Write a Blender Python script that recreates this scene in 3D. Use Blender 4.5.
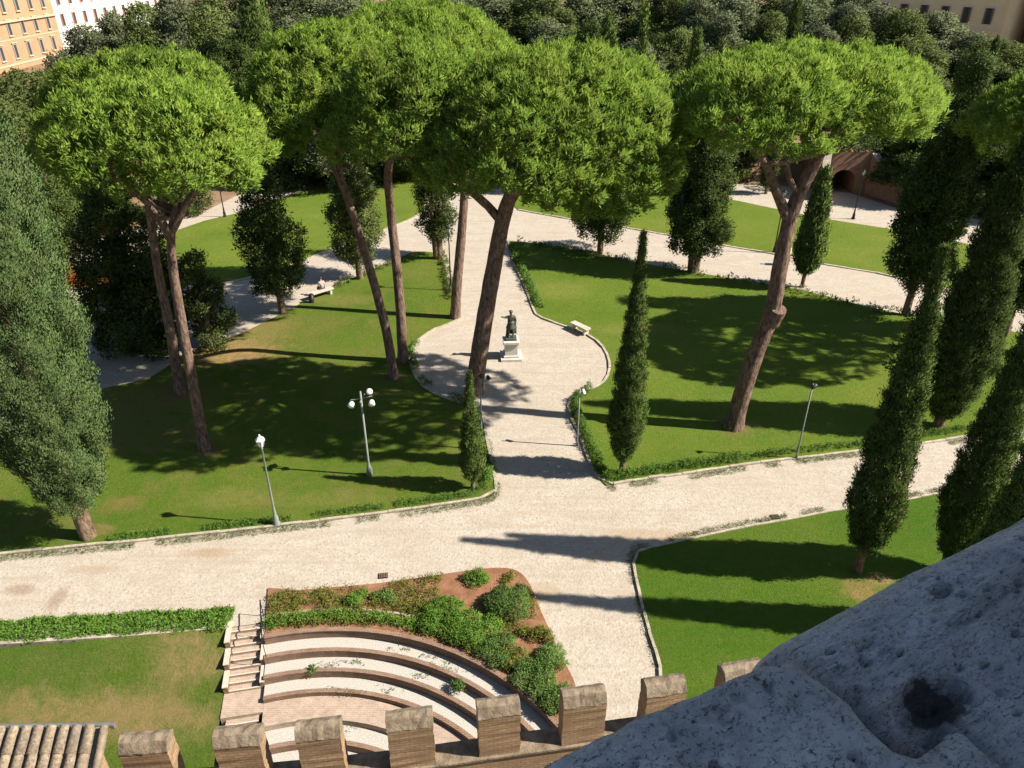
import bpy, bmesh, math, random
import numpy as np
from mathutils import Vector, Matrix, noise as mnoise
from mathutils.geometry import tessellate_polygon
R = math.radians
for o in list(bpy.data.objects):
    bpy.data.objects.remove(o)
S = bpy.context.scene
COL = S.collection

# ------------------------------------------------------------------ camera, world, sun, exposure
F, PITCH, H = 760.0, R(30), 22.0
cd = bpy.data.cameras.new('camera'); cam = bpy.data.objects.new('camera', cd); COL.objects.link(cam)
cam.location = (0, 0, H); cam.rotation_euler = (R(90) - PITCH, 0, 0)
cd.sensor_width = 36; cd.lens = F / 1024 * 36; cd.clip_start = 0.05; cd.clip_end = 5000
S.camera = cam
SUN_EL, SUN_AZ = R(41), R(97)            # azimuth clockwise from +Y
W = bpy.data.worlds.new('World'); S.world = W; W.use_nodes = True
nt = W.node_tree; bg = nt.nodes['Background']
sky = nt.nodes.new('ShaderNodeTexSky'); sky.sky_type = 'NISHITA'; sky.sun_disc = False
sky.sun_elevation = SUN_EL; sky.sun_rotation = SUN_AZ; sky.air_density = 1.0; sky.dust_density = 0.6
nt.links.new(sky.outputs[0], bg.inputs[0]); bg.inputs[1].default_value = 0.056
sd = bpy.data.lights.new('sun', 'SUN'); sd.energy = 5.0; sd.angle = R(0.53); sd.color = (1.0, 0.93, 0.81)
sun = bpy.data.objects.new('sun', sd); COL.objects.link(sun)
sv = Vector((math.sin(SUN_AZ) * math.cos(SUN_EL), math.cos(SUN_AZ) * math.cos(SUN_EL), math.sin(SUN_EL)))
sun.rotation_euler = sv.to_track_quat('Z', 'Y').to_euler(); sun.location = sv * 200
S.view_settings.view_transform = 'Standard'; S.view_settings.look = 'None'
S.view_settings.exposure = 1.25; S.view_settings.gamma = 1.0; S.view_settings.use_curve_mapping = False
S.render.engine = 'CYCLES'
S.cycles.use_denoising = True; S.cycles.max_bounces = 6; S.cycles.diffuse_bounces = 3
S.cycles.transparent_max_bounces = 4; S.cycles.transmission_bounces = 3
S.cycles.sample_clamp_indirect = 6

# ------------------------------------------------------------------ picture -> place
cp, sp = math.cos(PITCH), math.sin(PITCH)
def ray(px, py):
    u = (px - 512) / F; v = (384 - py) / F
    return u, cp + v * sp, -sp + v * cp
def at(px, py, z=0.0):                    # point of the horizontal plane at height z
    dx, dy, dz = ray(px, py); t = (z - H) / dz
    return Vector((dx * t, dy * t, z))
def on(px, py, Y):                        # point of the upright plane y = Y
    dx, dy, dz = ray(px, py); t = Y / dy
    return Vector((dx * t, Y, H + dz * t))
def gp(*pts): return [at(*p).to_2d() for p in pts]

# ------------------------------------------------------------------ materials
def new_mat(name):
    m = bpy.data.materials.new(name); m.use_nodes = True
    return m, m.node_tree, m.node_tree.nodes['Principled BSDF']
def N(t, kind, **kw):
    n = t.nodes.new(kind)
    for k, v in kw.items(): setattr(n, k, v)
    return n
def ramp(t, fac, stops):
    r = N(t, 'ShaderNodeValToRGB'); e = r.color_ramp.elements
    while len(e) < len(stops): e.new(0.5)
    for el, (p, c) in zip(e, stops):
        el.position = p; el.color = (c[0], c[1], c[2], 1) if hasattr(c, '__len__') else (c, c, c, 1)
    t.links.new(fac, r.inputs[0]); return r.outputs[0]
def noise_fac(t, scale, detail=4, rough=.55, vec=None, dist=0.0):
    n = N(t, 'ShaderNodeTexNoise'); n.inputs['Scale'].default_value = scale
    n.inputs['Detail'].default_value = detail; n.inputs['Roughness'].default_value = rough
    n.inputs['Distortion'].default_value = dist
    if vec is None: vec = coords(t)
    t.links.new(vec, n.inputs['Vector']); return n.outputs['Fac']
def coords(t, scale=None, kind='Object'):
    c = N(t, 'ShaderNodeTexCoord').outputs[kind]
    if scale:
        mp = N(t, 'ShaderNodeMapping'); mp.inputs['Scale'].default_value = scale
        t.links.new(c, mp.inputs['Vector']); c = mp.outputs[0]
    return c
def mix(t, fac, a, b, mode='MIX'):
    m = N(t, 'ShaderNodeMix', data_type='RGBA', blend_type=mode)
    for inp, v in ((m.inputs[0], fac), (m.inputs[6], a), (m.inputs[7], b)):
        if hasattr(v, 'default_value') or hasattr(v, 'is_output'): t.links.new(v, inp)
        elif hasattr(v, '__len__'): inp.default_value = (v[0], v[1], v[2], 1)
        else: inp.default_value = v
    return m.outputs[2]
def bump(t, bsdf, h, strength, dist):
    b = N(t, 'ShaderNodeBump'); b.inputs['Strength'].default_value = strength; b.inputs['Distance'].default_value = dist
    t.links.new(h, b.inputs['Height']); t.links.new(b.outputs[0], bsdf.inputs['Normal'])
def simple(name, c1, c2=None, scale=4, rough=.8, metal=0, bmp=0, bscale=None, detail=5):
    m, t, b = new_mat(name); b.inputs['Roughness'].default_value = rough; b.inputs['Metallic'].default_value = metal
    b.inputs['Specular IOR Level'].default_value = .3
    f = noise_fac(t, scale, detail)
    t.links.new(ramp(t, f, [(.3, c1), (.7, c2 or c1)]), b.inputs['Base Color'])
    if bmp: bump(t, b, noise_fac(t, bscale or scale * 3, 5), bmp, .03)
    return m
def spot(t, vec, centre, rad, wob=.5, nscale=.5, soft=.55):
    """0..1 patch of worn ground around a place"""
    d = N(t, 'ShaderNodeVectorMath', operation='SUBTRACT'); t.links.new(vec, d.inputs[0]); d.inputs[1].default_value = (centre[0], centre[1], 0)
    s = N(t, 'ShaderNodeVectorMath', operation='MULTIPLY'); t.links.new(d.outputs[0], s.inputs[0]); s.inputs[1].default_value = (1 / rad[0], 1 / rad[1], 0)
    l = N(t, 'ShaderNodeVectorMath', operation='LENGTH'); t.links.new(s.outputs[0], l.inputs[0])
    a = N(t, 'ShaderNodeMath', operation='MULTIPLY_ADD'); t.links.new(noise_fac(t, nscale, 6, .65), a.inputs[0]); a.inputs[1].default_value = wob * 2; t.links.new(l.outputs['Value'], a.inputs[2])
    h = N(t, 'ShaderNodeMath', operation='MULTIPLY'); t.links.new(a.outputs[0], h.inputs[0]); h.inputs[1].default_value = .5
    return ramp(t, h.outputs[0], [((.5 + wob) / 2, 1.0), ((.5 + soft + wob) / 2, 0.0)])

def gravel_mat():
    m, t, b = new_mat('white_gravel'); b.inputs['Roughness'].default_value = .95; b.inputs['Specular IOR Level'].default_value = .1
    v = coords(t)
    vo = N(t, 'ShaderNodeTexVoronoi'); vo.inputs['Scale'].default_value = 13; t.links.new(v, vo.inputs['Vector'])
    g = N(t, 'ShaderNodeSeparateColor'); t.links.new(vo.outputs['Color'], g.inputs[0])
    c = ramp(t, g.outputs[0], [(0, (.276, .231, .186)), (.15, (.345, .300, .248)), (.6, (.376, .331, .279)), (1, (.407, .366, .314))])
    c = mix(t, ramp(t, noise_fac(t, .22, 6, .65), [(.42, 0), (.72, .55)]), c, (.324, .276, .221))
    c = mix(t, ramp(t, noise_fac(t, 1.4, 5), [(.5, 0), (.8, .35)]), c, (.262, .228, .193))
    c = mix(t, ramp(t, noise_fac(t, .55, 8, .75, coords(t, (1, 2.2, 1)), .8), [(.46, 0), (.62, .5)]), c, (.30, .245, .185))
    c = mix(t, ramp(t, noise_fac(t, 5.5, 4, .7), [(.5, 0), (.72, .55)]), c, (.27, .22, .17))
    tr = N(t, 'ShaderNodeMapping'); tr.inputs['Rotation'].default_value = (0, 0, R(-9)); tr.inputs['Scale'].default_value = (.12, 2.4, 1); t.links.new(v, tr.inputs[0])
    c = mix(t, ramp(t, noise_fac(t, 1.0, 4, .6, tr.outputs[0], .3), [(.52, 0), (.68, .45)]), c, (.29, .235, .175))
    for px, py, rx, ry, col in ((20, 590, .75, .35, (.152, .083, .041)), (57, 600, .35, .8, (.172, .103, .055)), (208, 553, 1.2, .35, (.248, .159, .076)), (95, 570, 1.4, .3, (.262, .193, .124)),
                           (660, 535, 3.0, .5, (.276, .193, .117)), (545, 590, .8, .5, (.290, .207, .124))):
        c = mix(t, spot(t, v, at(px, py), (rx, ry), .5, 1.6), c, mix(t, .45, c, col))
    t.links.new(c, b.inputs['Base Color'])
    bump(t, b, vo.outputs['Distance'], .3, .03)
    return m
def lawn_mat(name, seed, warm, patches=(), gain=(1, 1, 1)):
    m, t, b = new_mat(name); b.inputs['Roughness'].default_value = .9; b.inputs['Specular IOR Level'].default_value = .04
    mp = N(t, 'ShaderNodeMapping'); mp.inputs['Location'].default_value = (seed * 7.3, seed * 3.1, 0); t.links.new(coords(t), mp.inputs[0]); v = mp.outputs[0]
    c = ramp(t, noise_fac(t, .16, 6, .6, v), [(.34, (.064, .118, .013)), (.56, (.096, .142, .019)), (.75, (.142, .160, .034))])
    c = mix(t, ramp(t, noise_fac(t, .5, 6, .7, v, .6), [(.48, 0), (.70, warm)]), c, (.153, .135, .044))
    c = mix(t, ramp(t, noise_fac(t, 2.6, 7, .75), [(.45, 0), (.68, .6)]), c, (.135, .135, .04))
    st = coords(t, (1.2, 3.5, 1))
    c = mix(t, ramp(t, noise_fac(t, 1.7, 7, .75, st), [(.35, .0), (.75, .75)]), c, mix(t, .5, c, (.022, .051, .007)))
    fine = noise_fac(t, 22, 3, .7)
    c = mix(t, ramp(t, fine, [(.35, .65), (.6, 0)]), c, (.029, .058, .009))
    c = mix(t, 1.0, c, gain, 'MULTIPLY')
    w = coords(t); brk = ramp(t, noise_fac(t, 2.4, 8, .78), [(.36, .25), (.58, 1.0)])
    for px, py, rx, ry, k, z, col in patches:
        f = spot(t, w, at(px, py, z), (rx, ry), .75, 1.1)
        m0 = N(t, 'ShaderNodeMath', operation='MULTIPLY'); t.links.new(f, m0.inputs[0]); t.links.new(brk, m0.inputs[1])
        mu = N(t, 'ShaderNodeMath', operation='MULTIPLY'); t.links.new(m0.outputs[0], mu.inputs[0]); mu.inputs[1].default_value = k
        c = mix(t, mu.outputs[0], c, col)
    t.links.new(c, b.inputs['Base Color'])
    bump(t, b, noise_fac(t, 9, 6, .8), .8, .12)
    return m
def brick_mat(name, a, bcol, mortar, scale=1.0, kind='Object', rough=.9):
    m, t, b = new_mat(name); b.inputs['Roughness'].default_value = rough; b.inputs['Specular IOR Level'].default_value = .15
    v = coords(t)
    sep = N(t, 'ShaderNodeSeparateXYZ'); t.links.new(v, sep.inputs[0])
    ad = N(t, 'ShaderNodeMath', operation='ADD'); t.links.new(sep.outputs[0], ad.inputs[0]); t.links.new(sep.outputs[1], ad.inputs[1])
    cb = N(t, 'ShaderNodeCombineXYZ'); t.links.new(ad.outputs[0], cb.inputs[0]); t.links.new(sep.outputs[2], cb.inputs[1])
    gn = N(t, 'ShaderNodeNewGeometry'); gs = N(t, 'ShaderNodeSeparateXYZ'); t.links.new(gn.outputs['Normal'], gs.inputs[0])
    gt = N(t, 'ShaderNodeMath', operation='GREATER_THAN'); t.links.new(gs.outputs[2], gt.inputs[0]); gt.inputs[1].default_value = .6
    vm = N(t, 'ShaderNodeMix', data_type='VECTOR'); t.links.new(gt.outputs[0], vm.inputs[0]); t.links.new(cb.outputs[0], vm.inputs[4]); t.links.new(v, vm.inputs[5])
    br = N(t, 'ShaderNodeTexBrick'); t.links.new(vm.outputs[1], br.inputs['Vector']); br.inputs['Scale'].default_value = scale
    br.inputs['Color1'].default_value = (*a, 1); br.inputs['Color2'].default_value = (*bcol, 1); br.inputs['Mortar'].default_value = (*mortar, 1)
    br.inputs['Brick Width'].default_value = .22; br.inputs['Row Height'].default_value = .075; br.inputs['Mortar Size'].default_value = .011
    c = mix(t, ramp(t, noise_fac(t, 2.2, 7, .7), [(.40, 0), (.75, .7)]), br.outputs['Color'], (a[0] * .55, a[1] * .55, a[2] * .5))
    c = mix(t, ramp(t, noise_fac(t, 14, 5, .7), [(.45, 0), (.8, .5)]), c, (mortar[0], mortar[1], mortar[2]))
    t.links.new(c, b.inputs['Base Color']); bump(t, b, br.outputs['Fac'], -.6, .02)
    return m
def leaf_mat(name, cols, trans=.35, patch=None, vary=.25):
    m, t, b = new_mat(name); b.inputs['Roughness'].default_value = .6; b.inputs['Specular IOR Level'].default_value = .04
    a = N(t, 'ShaderNodeAttribute', attribute_name='tint')
    k = len(cols) - 1
    c = ramp(t, a.outputs['Fac'], [(i / k, cc) for i, cc in enumerate(cols)])
    if patch:
        c = mix(t, ramp(t, noise_fac(t, patch[1], 4, .6), [(.5, 0), (.72, patch[2])]), c, patch[0])
    oi = N(t, 'ShaderNodeObjectInfo')
    hs = N(t, 'ShaderNodeHueSaturation'); t.links.new(c, hs.inputs['Color'])
    mr = N(t, 'ShaderNodeMapRange'); t.links.new(oi.outputs['Random'], mr.inputs[0]); mr.inputs[3].default_value = 1 - vary; mr.inputs[4].default_value = 1 + vary
    t.links.new(mr.outputs[0], hs.inputs['Value']); c = hs.outputs[0]
    t.links.new(c, b.inputs['Base Color'])
    tr = N(t, 'ShaderNodeBsdfTranslucent'); t.links.new(c, tr.inputs[0])
    mx = N(t, 'ShaderNodeMixShader'); mx.inputs[0].default_value = trans
    t.links.new(b.outputs[0], mx.inputs[1]); t.links.new(tr.outputs[0], mx.inputs[2])
    t.links.new(mx.outputs[0], t.nodes['Material Output'].inputs[0])
    return m
def bark_mat(name, a, c2):
    m, t, b = new_mat(name); b.inputs['Roughness'].default_value = .95; b.inputs['Specular IOR Level'].default_value = .1
    v = coords(t, (5, 5, 1.6))
    f = noise_fac(t, 1.6, 7, .7, v)
    t.links.new(ramp(t, f, [(.35, tuple(x * .35 for x in a)), (.5, a), (.7, c2)]), b.inputs['Base Color'])
    bump(t, b, f, 1.0, .12)
    return m

MAT = dict(
    gravel=gravel_mat(),
    lawn_left=lawn_mat('turf', 1, .95, [(228, 352, 4.2, 2.4, 1.0, 0, (.27, .165, .075)), (255, 330, 3.0, 2.4, .6, 0, (.24, .17, .07)), (130, 430, 4.5, 3, .5, 0, (.17, .115, .05)), (160, 395, 4, 2, .55, 0, (.190, .117, .051)), (120, 505, 1.2, .7, .6, 0, (.182, .124, .044)), (285, 330, 4, 3, .5, 0, (.139, .117, .036)), (100, 530, .8, .5, .7, 0, (.197, .131, .058)), (207, 452, 1.0, .7, .8, 0, (.15, .10, .05)), (180, 396, 1.2, .9, .8, 0, (.16, .10, .05)), (395, 378, 1.1, .8, .7, 0, (.13, .10, .045)), (340, 300, 3, 1.2, .4, 0, (.19, .16, .06)), (330, 500, 3, .8, .35, 0, (.18, .16, .05)), (230, 500, 2.4, 1, .4, 0, (.19, .165, .055))], (1.15, 1.12, 1.0)),
    lawn_right=lawn_mat('turf', 2, .25, [(735, 428, 1.6, 1.0, .7, 0, (.15, .11, .05)), (640, 330, 4, 1.2, .35, 0, (.19, .18, .055)), (560, 290, 2.5, 2, .35, 0, (.19, .18, .055))], (1.32, 1.27, 1.1)),
    lawn_near=lawn_mat('turf', 3, .15, [(862, 590, .9, .7, .9, 0, (.219, .146, .058)), (880, 580, .6, .4, .8, 0, (.241, .161, .073))], (.92, 1.05, .8)),
    lawn_far=lawn_mat('turf', 4, .35, (), (1.42, 1.32, 1.2)),
    lawn_bank=lawn_mat('turf', 5, .55, [(188, 662, 1.5, 1.2, .85, -.6, (.212, .150, .069)), (60, 722, 7, 1.1, .8, -1.1, (.212, .150, .066)), (150, 712, 2.2, .9, .7, -1.1, (.204, .146, .066))]),
    soil=simple('dry_earth', (.146, .095, .055), (.234, .153, .088), .6, .95, bmp=.5, bscale=4),
    bed=simple('red_soil', (.146, .066, .033), (.241, .120, .066), 2.2, .95, bmp=.8, bscale=9),
    kerb=simple('kerb_stone', (.241, .204, .153), (.402, .350, .277), 3, .85, bmp=.4, bscale=20),
    brick=brick_mat('red_brick', (.219, .106, .062), (.277, .146, .088), (.307, .234, .175)),
    tierbrick=brick_mat('tier_brick', (.172, .099, .066), (.219, .131, .091), (.241, .182, .139)),
    oldbrick=brick_mat('old_tan_brick', (.26, .170, .098), (.34, .225, .13), (.19, .125, .08)),
    cap=simple('weathered_cap', (.105, .078, .052), (.235, .185, .130), 5, .95, bmp=.7, bscale=18),
    travertine=simple('travertine', (.365, .314, .256), (.482, .431, .365), 3, .6, bmp=.2),
    marble=simple('white_marble', (.438, .409, .358), (.526, .496, .438), 3, .5),
    bronze=simple('green_bronze', (.044, .051, .040), (.095, .110, .088), 5, .5, .3),
    lampgreen=simple('grey_green_paint', (.146, .168, .146), (.197, .219, .197), 6, .5),
    whitepaint=simple('white_paint', (.526, .533, .511), (.584, .584, .569), 6, .45),
    darkmetal=simple('dark_metal', (.018, .018, .018), (.036, .036, .036), 6, .5, .5),
    greymetal=simple('grey_metal', (.146, .146, .139), (.219, .219, .204), 6, .5, .4),
    bark_pine=bark_mat('pine_bark', (.16, .105, .08), (.30, .21, .165)),
    bark_dark=bark_mat('cypress_bark', (.17, .115, .075), (.27, .20, .14)),
    orange_net=simple('orange_plastic', (.72, .22, .03), (.85, .32, .06), 8, .6),
    glass=simple('dark_glass', (.03, .035, .04), (.05, .055, .06), 3, .15),
)
MAT['tiergravel'] = simple('pale_chippings', (.27, .25, .22), (.46, .43, .385), 26, .95, bmp=.4, bscale=30, detail=3)
MAT['paleb'] = brick_mat('pale_brick', (.30, .215, .165), (.36, .27, .21), (.40, .33, .27))
MAT['palestone'] = simple('pale_tread_stone', (.40, .33, .26), (.48, .41, .34), 6, .8)
MAT['opal'] = simple('opal_glass', (.547, .555, .526), (.584, .584, .562), 3, .2)
LEAF = dict(
    pine=leaf_mat('pine_needles', [(.100, .172, .026), (.172, .268, .038), (.255, .338, .058)], .40, ((.22, .22, .045), .45, .4), .10),
    cypress=leaf_mat('cypress_foliage', [(.042, .074, .018), (.080, .122, .029), (.125, .170, .043)], .08, ((.16, .115, .03), 1.1, .30), .12),
    greycyp=leaf_mat('grey_cypress_foliage', [(.036, .066, .024), (.066, .102, .034), (.105, .145, .050)], .10, ((.12, .13, .05), .8, .4), .05),
    dark=leaf_mat('dark_foliage', [(.032, .052, .014), (.062, .090, .024), (.105, .130, .036)], .22, None, .15),
    oak=leaf_mat('holm_oak_foliage', [(.065, .085, .036), (.105, .128, .060), (.160, .178, .095)], .22, ((.17, .165, .11), .3, .55), .22),
    olive=leaf_mat('olive_green_foliage', [(.060, .085, .024), (.100, .128, .038), (.15, .175, .058)], .25, None, .18),
    shrub=leaf_mat('bright_shrub_foliage', [(.065, .145, .020), (.125, .235, .035), (.20, .31, .06)], .3, None, .15),
    rosemary=leaf_mat('grey_shrub_foliage', [(.06, .125, .028), (.115, .195, .048), (.18, .26, .08)], .3, None, .15),
    cover=leaf_mat('yellow_green_cover', [(.075, .10, .018), (.14, .16, .03), (.24, .21, .06)], .3, None, .2),
    hedge=leaf_mat('hedge_foliage', [(.05, .105, .018), (.09, .165, .03), (.14, .22, .05)], .3, None, .15),
    weed=leaf_mat('weeds', [(.05, .09, .02), (.085, .125, .03), (.15, .16, .055)], .3, None, .1),
)

# ------------------------------------------------------------------ object helpers
def tag(o, label=None, cat=None, group=None, kind=None):
    if label: o['label'] = label
    if cat: o['category'] = cat
    if group: o['group'] = group
    if kind: o['kind'] = kind
    return o
def empty(name, loc, label, cat, group=None, rz=0):
    o = bpy.data.objects.new(name, None); COL.objects.link(o); o.location = loc; o.rotation_euler = (0, 0, rz)
    o.empty_display_size = .3
    return tag(o, label, cat, group)
def copy_tree(o, parent=None):
    c = o.copy(); COL.objects.link(c); c.parent = parent
    if parent: c.matrix_parent_inverse = o.matrix_parent_inverse.copy()
    for ch in list(o.children): copy_tree(ch, c)
    return c
class MB:
    def __init__(s): s.v = []; s.f = []; s.sm = []
    def add(s, vs, fs, smooth=False):
        n = len(s.v); s.v += [tuple(x) for x in vs]; s.f += [tuple(i + n for i in f) for f in fs]; s.sm += [smooth] * len(fs); return s
    def box(s, c, d, rz=0, taper=1.0):
        x, y, z = d[0] / 2, d[1] / 2, d[2]; ca, sa = math.cos(rz), math.sin(rz); vs = []
        for zz, k in ((0, 1), (z, taper)):
            for a, b in ((-x, -y), (x, -y), (x, y), (-x, y)):
                a *= k; b *= k; vs.append((c[0] + a * ca - b * sa, c[1] + a * sa + b * ca, c[2] + zz))
        return s.add(vs, [(0, 3, 2, 1), (4, 5, 6, 7), (0, 1, 5, 4), (1, 2, 6, 5), (2, 3, 7, 6), (3, 0, 4, 7)])
    def tube(s, pts, rad, n=8, cap=True, smooth=True, wob=0, seed=0):
        pts = [Vector(p) for p in pts]; rg = random.Random(seed)
        if not hasattr(rad, '__len__'): rad = [rad] * len(pts)
        vs = []; fs = []; ref = None
        for i, p in enumerate(pts):
            d = (pts[min(i + 1, len(pts) - 1)] - pts[max(i - 1, 0)]).normalized()
            if ref is None: ref = d.orthogonal().normalized()
            ref = (ref - d * ref.dot(d)).normalized(); b = d.cross(ref)
            for k in range(n):
                a = 2 * math.pi * k / n; r = rad[i] * (1 + wob * rg.uniform(-1, 1))
                vs.append(p + (ref * math.cos(a) + b * math.sin(a)) * r)
        for i in range(len(pts) - 1):
            for k in range(n):
                k2 = (k + 1) % n; fs.append((i * n + k, i * n + k2, (i + 1) * n + k2, (i + 1) * n + k))
        s.add(vs, fs, smooth)
        if cap: s.add(vs[:n], [tuple(reversed(range(n)))]); s.add(vs[-n:], [tuple(range(n))])
        return s
    def lathe(s, prof, c=(0, 0, 0), n=12, smooth=True):
        vs = []; fs = []
        for r, z in prof:
            for k in range(n):
                a = 2 * math.pi * k / n; vs.append((c[0] + r * math.cos(a), c[1] + r * math.sin(a), c[2] + z))
        for i in range(len(prof) - 1):
            for k in range(n):
                k2 = (k + 1) % n; fs.append((i * n + k, i * n + k2, (i + 1) * n + k2, (i + 1) * n + k))
        fs.append(tuple(reversed(range(n)))); fs.append(tuple((len(prof) - 1) * n + k for k in range(n)))
        return s.add(vs, fs, smooth)
    def ball(s, c, r, n=12, m=8):
        if not hasattr(r, '__len__'): r = (r, r, r)
        vs = []; fs = []
        for i in range(m + 1):
            p = math.pi * i / m
            for k in range(n):
                a = 2 * math.pi * k / n; vs.append((c[0] + r[0] * math.sin(p) * math.cos(a), c[1] + r[1] * math.sin(p) * math.sin(a), c[2] - r[2] * math.cos(p)))
        for i in range(m):
            for k in range(n):
                k2 = (k + 1) % n; fs.append((i * n + k, i * n + k2, (i + 1) * n + k2, (i + 1) * n + k))
        return s.add(vs, fs, True)
    def prism(s, poly, z0, z1, zf=None):
        """poly: 2-D outline; z1 may be a height or a function"""
        n = len(poly); top = [(p[0], p[1], z1(p) if callable(z1) else z1) for p in poly]; bot = [(p[0], p[1], z0(p) if callable(z0) else z0) for p in poly]
        tri = tessellate_polygon([[Vector((p[0], p[1], 0)) for p in poly]])
        area = sum(poly[i][0] * poly[(i + 1) % n][1] - poly[(i + 1) % n][0] * poly[i][1] for i in range(n))
        fs = []
        for t in tri:
            a, b, c = (Vector((poly[i][0], poly[i][1])) for i in t)
            if (b - a).cross(c - a) < 0: t = (t[0], t[2], t[1])
            fs.append(tuple(t)); fs.append(tuple(i + n for i in reversed(t)))
        for i in range(n):
            j = (i + 1) % n
            fs.append((i, i + n, j + n, j) if area > 0 else (i, j, j + n, i + n))
        return s.add(top + bot, fs)
    def build(s, name, mat, parent=None, bevel=0):
        me = bpy.data.meshes.new(name); me.from_pydata(s.v, [], s.f); me.materials.append(mat)
        me.polygons.foreach_set('use_smooth', s.sm); me.update()
        o = bpy.data.objects.new(name, me); COL.objects.link(o)
        if parent: o.parent = parent
        if bevel:
            b = o.modifiers.new('Bevel', 'BEVEL'); b.width = bevel; b.segments = 2; b.limit_method = 'ANGLE'
        return o
def smooth_line(pts, k=6):
    P = [Vector(p) for p in pts]; out = []
    for i in range(len(P) - 1):
        a = P[max(i - 1, 0)]; b = P[i]; c = P[i + 1]; d = P[min(i + 2, len(P) - 1)]
        for j in range(k):
            t = j / k
            out.append(.5 * ((2 * b) + (c - a) * t + (2 * a - 5 * b + 4 * c - d) * t * t + (3 * b - a - 3 * c + d) * t ** 3))
    out.append(P[-1]); return out

# ------------------------------------------------------------------ foliage (numpy)
def vnoise(p, seed=0):
    """smooth value noise, p (N,3) -> 0..1"""
    i = np.floor(p).astype(np.int64); f = p - i; f = f * f * (3 - 2 * f); out = 0
    for dx in (0, 1):
        for dy in (0, 1):
            for dz in (0, 1):
                h = ((i[:, 0] + dx) * 73856093) ^ ((i[:, 1] + dy) * 19349663) ^ ((i[:, 2] + dz) * 83492791) ^ (seed * 2654435761)
                h = (h ^ (h >> 13)) * 1274126177 & 0x7fffffff; h = (h ^ (h >> 16)) & 0xffff
                w = (f[:, 0] if dx else 1 - f[:, 0]) * (f[:, 1] if dy else 1 - f[:, 1]) * (f[:, 2] if dz else 1 - f[:, 2])
                out = out + w * h / 65535.0
    return out
def unit(v): return v / np.maximum(np.linalg.norm(v, axis=1, keepdims=True), 1e-9)
def leaves(name, C, D, m, spread, L, Wd, mat, rg, parent=None, bias=1.0, soft=.8, grow=None):
    """m leaf blades round each of the clump centres C, growing along D"""
    n = len(C); C = np.repeat(C, m, 0); D = np.repeat(D, m, 0); Gd = D if grow is None else np.repeat(grow, m, 0)
    tint = np.clip(np.repeat(rg.normal(.5, .2, n), m) + rg.normal(0, .13, n * m), 0, 1)
    off = rg.normal(0, 1, (n * m, 3)); P = C + off * spread
    d = unit(Gd * bias + unit(rg.normal(0, 1, (n * m, 3))))
    s = unit(np.cross(d, unit(rg.normal(0, 1, (n * m, 3)))))
    l = L * rg.uniform(.6, 1.25, (n * m, 1)); w = Wd * rg.uniform(.7, 1.3, (n * m, 1))
    k = 4
    V = np.empty((n * m, 4, 3)); V[:, 0] = P - d * l * .35; V[:, 1] = P + s * w * .5; V[:, 2] = P + d * l * .65; V[:, 3] = P - s * w * .5
    ng = np.cross(V[:, 1] - V[:, 0], V[:, 3] - V[:, 0]); fl = (ng * D).sum(1) < 0
    V[fl] = V[fl][:, [0, 3, 2, 1]]; ng[fl] *= -1
    nv = np.repeat(unit(unit(ng) * .75 + D * soft), 4, 0)
    V = V.reshape(-1, 3); q = n * m
    me = bpy.data.meshes.new(name); me.vertices.add(len(V)); me.vertices.foreach_set('co', V.ravel().astype(np.float32))
    me.loops.add(len(V)); me.loops.foreach_set('vertex_index', np.arange(len(V), dtype=np.int32))
    me.polygons.add(q); me.polygons.foreach_set('loop_start', np.arange(0, len(V), k, dtype=np.int32))
    a = me.attributes.new('tint', 'FLOAT', 'FACE'); a.data.foreach_set('value', tint.astype(np.float32))
    me.materials.append(mat); me.update(calc_edges=True)
    ca = me.attributes.new('custom_normal', 'FLOAT_VECTOR', 'POINT'); ca.data.foreach_set('vector', nv.ravel().astype(np.float32))
    o = bpy.data.objects.new(name, me); COL.objects.link(o)
    if parent: o.parent = parent
    return o
def lobe_points(lobes, per_m2, rg, up=-.35, inner=.25):
    """points on the outside of a union of ellipsoids (cx,cy,cz,rx,ry,rz)"""
    C = []; D = []
    for (x, y, z, a, b, c) in lobes:
        k = int(per_m2 * 4 * math.pi * ((a * b) ** 1.6 / 3 + 2 * (a * c) ** 1.6 / 3) ** (1 / 1.6))
        u = unit(rg.normal(0, 1, (k, 3))); u = u[u[:, 2] > up + rg.normal(0, .1, len(u))]
        s = 1 - np.abs(rg.normal(0, inner, (len(u), 1)))
        C.append(np.array([x, y, z]) + u * np.array([a, b, c]) * s); D.append(unit(u / np.array([a, b, c])))
    C = np.concatenate(C); D = np.concatenate(D); keep = np.ones(len(C), bool)
    for (x, y, z, a, b, c) in lobes:
        e = (((C - np.array([x, y, z])) / np.array([a, b, c])) ** 2).sum(1); keep &= e > .42
    return C[keep], D[keep]

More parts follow.
